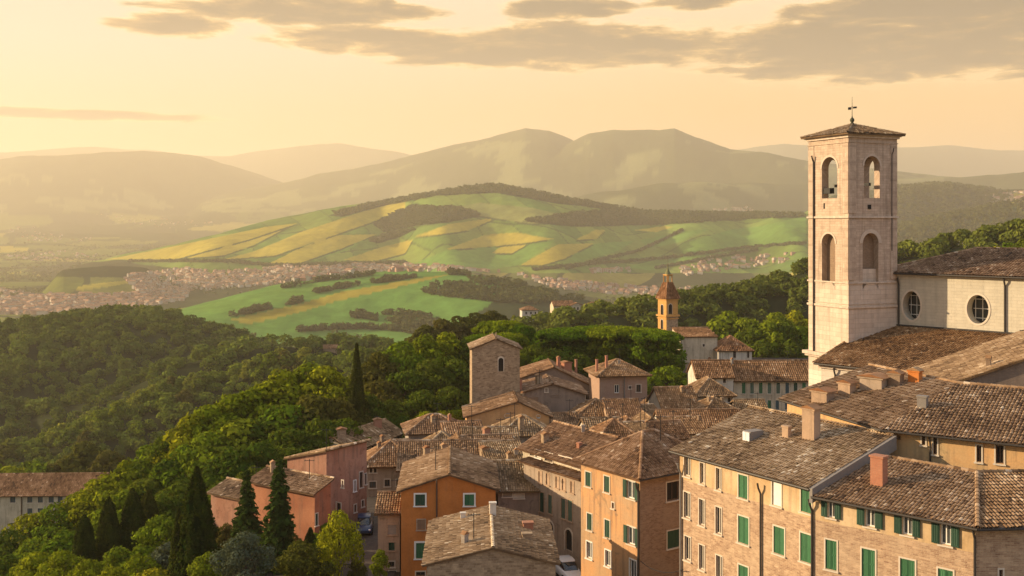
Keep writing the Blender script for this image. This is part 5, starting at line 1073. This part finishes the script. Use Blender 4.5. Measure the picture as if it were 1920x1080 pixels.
row('hillside_tree','on the slope right of the tall cypress','trees right of the tall cypress',
 [(712,664,44,178,'b'),(752,646,42,182,'g'),(792,632,44,186,'y'),(836,628,40,190,'y'),(872,640,36,190,'d'),(715,715,46,168,'b'),(760,695,44,172,'d'),(808,680,46,176,'d'),(852,680,44,178,'d'),(735,755,40,160,'d'),(790,735,44,162,'d'),(842,728,40,165,'d'),(690,745,38,158,'d'),(705,790,30,152,'d'),(755,785,30,150,'d')],1.05)
row('hillside_tree','low and bright beside the stone tower foot','bright low trees beside the stone tower foot',[(800,775,26,147,'y'),(835,770,26,148,'y'),(858,768,22,149,'g'),(775,790,24,146,'g')])
row('garden_tree','under the clipped pines','garden trees under the clipped pines',[(1252,686,34,192,'g'),(1225,700,22,185,'g'),(1278,702,20,195,'d'),(1000,650,32,190,'d'),(1040,655,34,205,'d'),(1085,665,32,208,'d'),(1020,672,34,185,'d'),(1062,690,30,190,'d')])
row('garden_tree','behind the white chapel hall','trees behind the chapel hall',[(1365,588,34,300,'g'),(1400,596,30,295,'g'),(1345,600,26,300,'d'),(1412,612,28,262,'d'),(1440,604,32,260,'g'),(1470,608,32,262,'d'),(1500,616,30,265,'g'),(1455,590,28,300,'g'),(1490,585,30,305,'y'),(1430,640,28,255,'d'),(1480,640,30,255,'d'),(1460,592,24,300,'y'),(1512,600,26,300,'y')],1.1)
row('valley_tree','behind the convent building at the left','trees behind the convent building',[(20,880,42,262,'y'),(62,868,40,268,'g'),(100,872,38,270,'b'),(160,832,44,275,'b'),(205,850,34,270,'b'),(125,862,34,272,'b'),(-15,872,40,262,'g')])
row('valley_tree','in the long belt beyond the slope','brownish belt of trees beyond the slope',[(800,612,30,300,'b'),(830,602,32,305,'b'),(862,594,32,310,'b'),(895,588,32,315,'b'),(925,585,28,320,'b'),(985,612,24,330,'b')],.9)
row('bush','behind the church roof at the right edge','bushes behind the church roof',[(1835,468,22,260,'y'),(1865,462,24,262,'y'),(1895,456,26,265,'g'),(1922,450,26,262,'d'),(1815,480,16,255,'b')],.9)
# ---------------------------------------------------------------- woods that read as one mass, far town, cars, air
TPL={}
def templates(nq,leaf,nv=6):
    kx=(nq,leaf)
    if kx not in TPL:
        o=[]
        for i in range(nv):
            rg=np.random.default_rng(300+i); bl=[(0,0,.55,.42,.42,.38)]
            for j in range(9): a=rg.random()*6.28;r=.30*rg.random()**.5; s=.17+.10*rg.random(); bl.append((r*math.cos(a),r*math.sin(a),.45+.42*rg.random()-r*.35,s,s,s*.9))
            o.append(blob_crown(bl,nq,leaf,310+i,.5,.7,.4))
        TPL[kx]=o
    return TPL[kx]
def wood_mesh(name,pts,hts,nq,leaf,mat,rg,squash=1.05,tone=.45):
    tp=templates(nq,leaf); k_=rg.integers(0,len(tp),len(pts)); Vs=[];Qs=[];Rs=[];n=0
    ang=rg.random(len(pts))*6.28; tt=np.clip(.42*rg.random(len(pts))+.29+1.5*fbm(pts[:,0]/45.,pts[:,1]/45.,3),0,1); wd=.85+.4*rg.random(len(pts))
    for v in range(len(tp)):
        V,Q,r=tp[v]; ix=np.where(k_==v)[0]
        if len(ix)==0: continue
        c,s=np.cos(ang[ix]),np.sin(ang[ix]); h=hts[ix]
        X=(V[None,:,0]*c[:,None]-V[None,:,1]*s[:,None])*(h*wd[ix]*squash)[:,None]+pts[ix,0,None]; Y=(V[None,:,0]*s[:,None]+V[None,:,1]*c[:,None])*(h*wd[ix]*squash)[:,None]+pts[ix,1,None]; Zz=V[None,:,2]*h[:,None]+pts[ix,2,None]-.12*h[:,None]
        Vs.append(np.stack([X,Y,Zz],-1).reshape(-1,3)); Qs.append((Q[None]+(np.arange(len(ix))*len(V))[:,None,None]).reshape(-1,4)+n); n+=len(ix)*len(V)
        Rs.append(np.clip(r[None]*(1-tone)+tt[ix,None]*tone,0,1).ravel())
    V=np.concatenate(Vs);Q=np.concatenate(Qs);mb=MB();mb.quads(V,Q,np.concatenate(Rs)); me=mb.mesh(name); me.materials.append(mat); return me
def stuff(name,me,label=None,cat=None):
    o=bpy.data.objects.new(name,me); col.objects.link(o); return tag(o,label,cat,kind='stuff')
def scatter_area(px0,px1,D0,D1,n,rg,keep):
    d=np.sqrt(D0*D0+(D1*D1-D0*D0)*rg.random(n)); px=px0+(px1-px0)*rg.random(n); z=terrain(px,d); py=YH-z*F/d; ok=keep(px,py,d); ok&=clear(px,d); px,d,z=px[ok],d[ok],z[ok]
    return np.stack([(px-960)*d/F,d,z],1),px,d
rg=np.random.default_rng(11)
VILLAS=[('white villa with orange-red roof on the wooded rise in the middle distance',979,581.5,597,30,S_white,'hip','villa'),('long red-roofed villa with pale walls, left of two on the wooded rise',1038,574,585,40,S_cream,'gR','villa'),('red-roofed villa nearest the long one, its gable turned toward town',1071,573,584,22,S_cream,'gL','villa'),
 ('pinkish red-roofed villa standing alone on the right of the wooded rise',1100,574,586,32,S_pink,'hip','villa'),('reddish farmhouse roof among the valley trees',606,653.5,660,26,S_tan,'gR','farmhouse')]
KEEP=[]
for lb,px_,ye,yb,wpx,wm,ro,nm in VILLAS:
    D_=ground_hit(px_+wpx/2,yb,330,1400)[0]
    if np.isnan(D_): D_=620.
    m_=D_/F; R__=wpx*m_; zb_=float(terrain(px_+wpx/2,D_)); KEEP.append((px_+wpx/2,wpx*.62+5,D_)); print(lb,D_)
    house(lb,(px_,ye,D_),80,R__*.8,R__,wm,T3,ro,R__*.2,base=zb_-4,pu=.8,over=.5,name=nm,wins=[('R',px_+wpx*f,ye+3,px_+wpx*f+3.2,ye+8,'d') for f in(.2,.5,.78)] if nm=='villa' else ())
def clear(px,d):
    k_=np.ones(len(px),bool)
    for a,b,D_ in KEEP: k_&=~((np.abs(px-a)<b)&(d>D_-75)&(d<D_+14))
    return k_
# near valley woods: the biggest ones in view are single trees, the rest one mass
pts,px,d=scatter_area(-250,860,285,540,2600,rg,lambda px,py,d:(py<930+.0*px)&~((px>640)&(d<330)))
h=4.2+5.5*rg.random(len(pts))**1.6
vis=(px>-20)&(px<800); score=h/d*vis; od=np.argsort(-score); single=od[:150]; rest=od[150:]
VT=[]
for i in range(5):
    tpw=broad_blobs(400+i,.46,1.0,20,.12); VT.append(mk([blob_crown(tpw,900,.085,410+i,.5,.72,.3)],'valley_oak',[L_wood,L_wood2,L_green,L_wood2,L_brown][i]))
for j,i in enumerate(single):
    o=bpy.data.objects.new('valley_oak',VT[j%5]); col.objects.link(o); o.location=pts[i]-np.array([0,0,.5]); o.scale=(h[i]*1.05,h[i]*1.05,h[i]); o.rotation_euler=(0,0,rg.random()*6)
    tag(o,'broad-crowned tree in the dense woods filling the valley left of the town','tree','single trees in the near valley woods')
stuff('valley_woods',wood_mesh('valley_woods',pts[rest],h[rest],420,.105,L_wood2,rg),'dense light green woods filling the valley below the wooded hill','woods')
pts,px,d=scatter_area(-400,760,540,1010,5200,rg,lambda px,py,d:py<860)
stuff('hill_woods',wood_mesh('hill_woods',pts,4.5+6*rg.random(len(pts))**1.7,240,.13,L_wood,rg,tone=.6),'dark woods covering the rounded hill at the left','woods')
pts,px,d=scatter_area(820,2150,335,680,2900,rg,lambda px,py,d:(py<700)&((px>1030)|(d>440))&~((abs(px-990)<30)&(d>480)&(d<506)))
stuff('ridge_woods',wood_mesh('ridge_woods',pts,6+3.5*rg.random(len(pts)),330,.115,L_wood,rg),'dark green woods on the ridge behind the slender bell tower and church','woods')
pts,px,d=scatter_area(560,1300,560,1080,1900,rg,lambda px,py,d:py<690)
stuff('saddle_woods',wood_mesh('saddle_woods',pts,5.5+3.5*rg.random(len(pts)),130,.16,L_wood,rg),'hazy woods in the dip behind the clipped pines','woods')
def along(lines,step,D0,D1,jit=2.0):
    xs=[];ys=[]
    for L in lines:
        for (a,b),(c,e) in zip(L[:-1],L[1:]):
            n=max(2,int(math.hypot(c-a,e-b)/step)); t=np.linspace(0,1,n); xs.append(a+(c-a)*t+rg.normal(size=n)*jit*.6); ys.append(b+(e-b)*t+rg.normal(size=n)*jit*.5)
    px=np.concatenate(xs);py=np.concatenate(ys); D=ground_hit(px,py,D0,D1); ok=~np.isnan(D); return gp(px[ok],D[ok])
def inside(polys,n,D0,D1):
    o=[]
    for p in polys:
        p=np.array(p,float);(x0,y0),(x1,y1)=p.min(0),p.max(0); m=int(n*(x1-x0)*(y1-y0)/4000)+6; px=x0+(x1-x0)*rg.random(m);py=y0+(y1-y0)*rg.random(m); k_=inpoly(px,py,p); px,py=px[k_],py[k_]
        if len(px)==0: continue
        D=ground_hit(px,py,D0,D1); ok=~np.isnan(D); o.append(gp(px[ok],D[ok]))
    return np.concatenate(o)
hl=[[(530,541),(600,528),(680,518),(700,516)],[(592,548),(650,537),(720,527),(780,518)],[(592,550),(650,539),(720,529),(780,520)],[(436,594),(480,583),(520,575),(566,564)],[(450,592),(490,583),(530,575),(566,567)],[(660,590),(685,592),(710,599)],[(662,596),(690,598),(708,603)],[(836,512),(850,513),(878,517)],[(840,514),(860,516)],[(560,622),(620,618),(680,616),(750,620),(790,630)],[(720,590),(760,590),(800,600)]]
p1=along(hl,1.3,1150,2000,1.2); p2=inside([[(792,552),(810,535),(860,533),(930,545),(1000,545),(1075,556),(1060,572),(960,570),(860,560)],[(720,600),(790,590),(830,610),(760,618)],[(870,520),(960,528),(1060,548),(1100,560),(1080,566),(1000,548),(900,535)]],520,1150,2000)
pp=np.concatenate([p1,p2]); pp=pp[fbm(pp[:,0]/22.,pp[:,1]/22.,2)+.28*rg.random(len(pp))>.0]; stuff('hedgerows',wood_mesh('hedgerows',pp,3.5+8*rg.random(len(pp))**2,90,.2,L_far,rg),'tree lines and copses on the round green hill','woods')
hl=[[(1063,505),(1200,472),(1280,434)],[(1000,508),(1100,498),(1250,486),(1400,466),(1510,458)],[(240,492),(420,492),(520,500),(640,497),(760,494)],[(1230,505),(1320,488),(1420,470)]]
p1=along(hl,1.3,2200,4600,.5); p2=inside(WOODS[:4],1100,2200,4700)
pp=np.concatenate([p1,p2]); stuff('far_woods',wood_mesh('far_woods',pp,7+6*rg.random(len(pp)),26,.33,L_far,rg),'dark belts of wood along the crest and folds of the great field hill','woods')
pts,px,d=scatter_area(-80,1600,1080,5600,14000,rg,lambda px,py,d:(terrain(px,d)<zval(d)+26)&(fbm((px-960)*d/F/330.+2,d/330.,3)>-.02))
stuff('plain_trees',wood_mesh('plain_trees',pts,6+5*rg.random(len(pts)),18,.38,L_far,rg),'scattered groves and tree lines across the valley plain','woods')
pts,px,d=scatter_area(1640,2050,1000,4300,7000,rg,lambda px,py,d:(py<480)&~inpoly(px,py,FIELD_YEL_LIT[14])&~inpoly(px,py,FIELD_GRN[4]))
stuff('slope_woods',wood_mesh('slope_woods',pts,10+6*rg.random(len(pts)),24,.36,L_far,rg),'bluish woods on the far slopes to the right of the bell tower','woods')
# the town on the plain
def cottage(name,wc,rc,w_=1.,l=1.3,h=.62,rise=.26):
    mb=MB(); mb.abox(-l/2,l/2,-w_/2,w_/2,-.4,h); me_w=mb
    mb.poly([(-l/2,-w_/2,h),(-l/2,w_/2,h),(-l/2,0,h+rise)]); mb.poly([(l/2,-w_/2,h),(l/2,w_/2,h),(l/2,0,h+rise)]); nw=len(mb.C)
    for s in(-1,1): mb.poly([(-l/2-.08,s*(w_/2+.08),h-.04),(l/2+.08,s*(w_/2+.08),h-.04),(l/2+.08,0,h+rise+.03),(-l/2-.08,0,h+rise+.03)])
    me=mb.mesh(name); me.materials.append(wc);me.materials.append(rc); ix=np.zeros(len(me.polygons),np.int32); ix[nw:]=1; me.polygons.foreach_set('material_index',ix); return me
Wt=[m_plain('town_wall_cream',(.37,.28,.21)),m_plain('town_wall_rose',(.36,.215,.155)),m_plain('town_wall_white',(.45,.40,.34))]; Rt=[m_plain('town_roof_terracotta',(.24,.13,.085)),m_plain('town_roof_brown',(.18,.115,.085)),m_plain('town_roof_orange',(.29,.155,.09))]
COT=[cottage('town_house',Wt[i%3],Rt[(i*2+1)%3],1.0+.2*(i%2),1.2+.35*(i%3),.55+.22*(i%3)) for i in range(6)]
regs=[([(0,545),(110,555),(240,552),(360,540),(340,566),(250,578),(120,590),(0,590)],1100),([(230,520),(330,505),(420,510),(520,500),(640,500),(720,505),(620,522),(500,535),(380,545),(260,548)],1100),([(640,495),(720,497),(830,498),(940,510),(850,508),(700,510)],190),([(960,512),(1060,525),(1200,540),(1290,540),(1330,552),(1180,556),(1040,540)],220),([(1110,505),(1180,503),(1180,510),(1100,512)],40),([(1270,505),(1330,485),(1400,480),(1490,475),(1480,490),(1380,505),(1290,518)],110),([(0,430),(60,425),(120,440),(200,450),(60,455)],40),([(160,400),(330,410),(420,420),(300,430)],50),([(0,480),(120,470),(200,480),(80,492)],60),([(1840,366),(1925,358),(1925,378),(1860,380)],90),([(1320,395),(1400,388),(1420,396)],30),([(1420,540),(1510,532),(1510,540)],12)]
PX=[];PY=[]
for p,n in regs:
    p=np.array(p,float);(x0,y0),(x1,y1)=p.min(0),p.max(0); k_=0
    while k_<n: a=x0+(x1-x0)*rg.random(60);b=y0+(y1-y0)*rg.random(60);m=inpoly(a,b,p); PX.append(a[m]);PY.append(b[m]); k_+=m.sum()
PX=np.concatenate(PX);PY=np.concatenate(PY); D=ground_hit(PX,PY,1080,12000); ok=~np.isnan(D); PX,D=PX[ok],D[ok]; pts=gp(PX,D); sz=4.5+3.5*rg.random(len(pts)); od=np.argsort(-(sz/D)*((PX>0)&(PX<1510)))
print('town',len(pts))
for j,i in enumerate(od[:300]):
    o=bpy.data.objects.new('town_house',COT[j%6]); col.objects.link(o); o.location=pts[i]; o.scale=(sz[i],sz[i],sz[i]); o.rotation_euler=(0,0,rg.random()*3.1)
    tag(o,'small pale house with a tiled roof in the town on the valley floor','house','houses of the town on the valley floor')
mb=MB(); mi=[]
for j,i in enumerate(od[300:]):
    me=COT[j%6]; a=rg.random()*3.1; c,s=math.cos(a)*sz[i],math.sin(a)*sz[i]
    for p in me.polygons:
        mb.poly([(pts[i][0]+v.co.x*c-v.co.y*s,pts[i][1]+v.co.x*s+v.co.y*c,pts[i][2]+v.co.z*sz[i]) for v in(me.vertices[k_] for k_ in p.vertices)]); mi.append((p.material_index*3+((j%6)%3 if p.material_index==0 else ((j%6)*2+1)%3)))
me=mb.mesh('far_town')
for m in Wt+Rt: me.materials.append(m)
me.polygons.foreach_set('material_index',np.array(mi,np.int32)); stuff('far_town',me,'mass of small pale houses spread over the valley floor','town')
# ---------------------------------------------------------------- parked cars
PAINTw=newmat('white_car_paint');bsdf(PAINTw[1],PAINTw[2],(.55,.56,.58),.25,spec=.5);PAINTb=newmat('blue_car_paint');bsdf(PAINTb[1],PAINTb[2],(.012,.03,.085),.3,spec=.5);PAINTg=newmat('grey_car_paint');bsdf(PAINTg[1],PAINTg[2],(.30,.31,.33),.25,spec=.5); PAINTw,PAINTb,PAINTg=PAINTw[0],PAINTb[0],PAINTg[0]
CG=newmat('car_glass');bsdf(CG[1],CG[2],(.015,.02,.025),.06,spec=.6);CG=CG[0]; RUB=m_plain('tyre_rubber',(.02,.02,.02),.9); LMP=newmat('headlight_lens');bsdf(LMP[1],LMP[2],(.7,.72,.72),.1,spec=.6);LMP=LMP[0]; RIM=m_plain('wheel_rim',(.4,.4,.42),.4,.6); RED=newmat('tail_light_red');bsdf(RED[1],RED[2],(.35,.02,.015),.2,spec=.5);RED=RED[0]
def car(label,loc,rz,paint):
    r=empty('parked_car',loc,label,'car'); 
    def loft(secs,mat,name,parent=r,smooth=True):
        """secs: x, half-width, z low, z high, rounding"""
        mb=MB(); V=[]
        for x,w_,z0,z1,c in secs: V+=[(x,-w_+c*.4,z0),(x,-w_,z0+c),(x,-w_+.02,(z0+z1)/2),(x,-w_+c*.35,z1-c*.45),(x,-w_+c*1.5,z1),(x,w_-c*1.5,z1),(x,w_-c*.35,z1-c*.45),(x,w_-.02,(z0+z1)/2),(x,w_,z0+c),(x,w_-c*.4,z0)]
        n=len(secs); Q=[(i*10+j,i*10+(j+1)%10,(i+1)*10+(j+1)%10,(i+1)*10+j) for i in range(n-1) for j in range(10)]
        mb.quads(np.array(V,float),np.array(Q),np.full(len(Q),.5)); mb.poly([V[j] for j in range(10)]); mb.poly([V[(n-1)*10+j] for j in range(10)][::-1])
        me=mb.mesh(name,smooth=smooth); me.materials.append(mat); o=bpy.data.objects.new(name,me); col.objects.link(o); o.parent=parent; return o
    body=loft([(-2.05,.62,.38,.72,.12),(-1.98,.76,.28,.86,.14),(-1.5,.84,.22,.93,.14),(-.4,.86,.2,.93,.13),(.9,.86,.2,.92,.13),(1.55,.82,.22,.84,.15),(1.95,.74,.27,.72,.16),(2.08,.58,.36,.6,.1)],paint,'body')
    loft([(-1.85,.60,.86,.96,.05),(-1.35,.70,.86,1.40,.16),(-.6,.72,.86,1.47,.17),(.25,.71,.86,1.43,.17),(.75,.68,.86,1.14,.14),(1.12,.62,.86,.92,.05)],CG,'windows')
    loft([(-1.42,.62,1.39,1.45,.03),(-.6,.68,1.44,1.52,.04),(.2,.66,1.41,1.48,.04),(.32,.58,1.38,1.43,.02)],paint,'roof_panel')
    for x in(-1.25,1.25):
        for s in(-1,1):
            mb=MB(); t=np.array([0,s,0.]); c=np.array([x,s*.72,.31]); ring=[(.31,0),(.31,.16),(.22,.165)]
            for k_ in range(20):
                a0,a1=2*math.pi*k_/20,2*math.pi*(k_+1)/20
                for (r0,h0),(r1,h1) in zip(ring[:-1],ring[1:]): mb.poly([c+t*h0+[r0*math.cos(a0),0,r0*math.sin(a0)],c+t*h0+[r0*math.cos(a1),0,r0*math.sin(a1)],c+t*h1+[r1*math.cos(a1),0,r1*math.sin(a1)],c+t*h1+[r1*math.cos(a0),0,r1*math.sin(a0)]])
            me=mb.mesh('wheel'); me.materials.append(RUB); wh=bpy.data.objects.new('wheel',me); col.objects.link(wh); wh.parent=r
            mb=MB(); mb.poly([c+t*.15+[.23*math.cos(2*math.pi*k_/16),0,.23*math.sin(2*math.pi*k_/16)] for k_ in range(16)]); me=mb.mesh('rim'); me.materials.append(RIM); o=bpy.data.objects.new('rim',me); col.objects.link(o); o.parent=wh
    for s in(-1,1):
        for nm,x,m in(('headlight',1.93,LMP),('tail_light',-1.99,RED)):
            mb=MB(); mb.lathe((x,s*.56,.62),[(.02,-.09),(.13,-.07),(.15,0),(.13,.07),(.02,.09)],10); me=mb.mesh(nm,smooth=True); me.materials.append(m); o=bpy.data.objects.new(nm,me); col.objects.link(o); o.parent=r
    r.rotation_euler=(0,0,rz)
g0=lambda px,D:gp(np.array(float(px)),np.array(float(D)))+np.array([0,0,.08])
car('pale silver parked car seen end-on in the lane, nearest the stone house',g0(1064,93.5),R_(-75),PAINTw)
car('grey parked car half hidden behind the silver one in the lane',g0(1072,99.0),R_(-62),PAINTg)
car('blue parked car in the narrow street between the pink house and the orange house',g0(683,107.5),R_(-84),PAINTb)
# ---------------------------------------------------------------- air
mb=MB(); mb.abox(-29000,33000,-150,26200,-182,1230); me=mb.mesh('haze'); m=bpy.data.materials.new('valley_haze'); m.use_nodes=True; nt=m.node_tree; nt.nodes.clear(); out=nt.nodes.new('ShaderNodeOutputMaterial')
pv=node(nt,'ShaderNodeVolumePrincipled',{'Color':(1,.90,.745,1),'Density':0.92e-4,'Anisotropy':.25}); nt.links.new(pv.outputs[0],out.inputs[1]); me.materials.append(m)
o=bpy.data.objects.new('haze',me); col.objects.link(o); tag(o,kind='stuff')
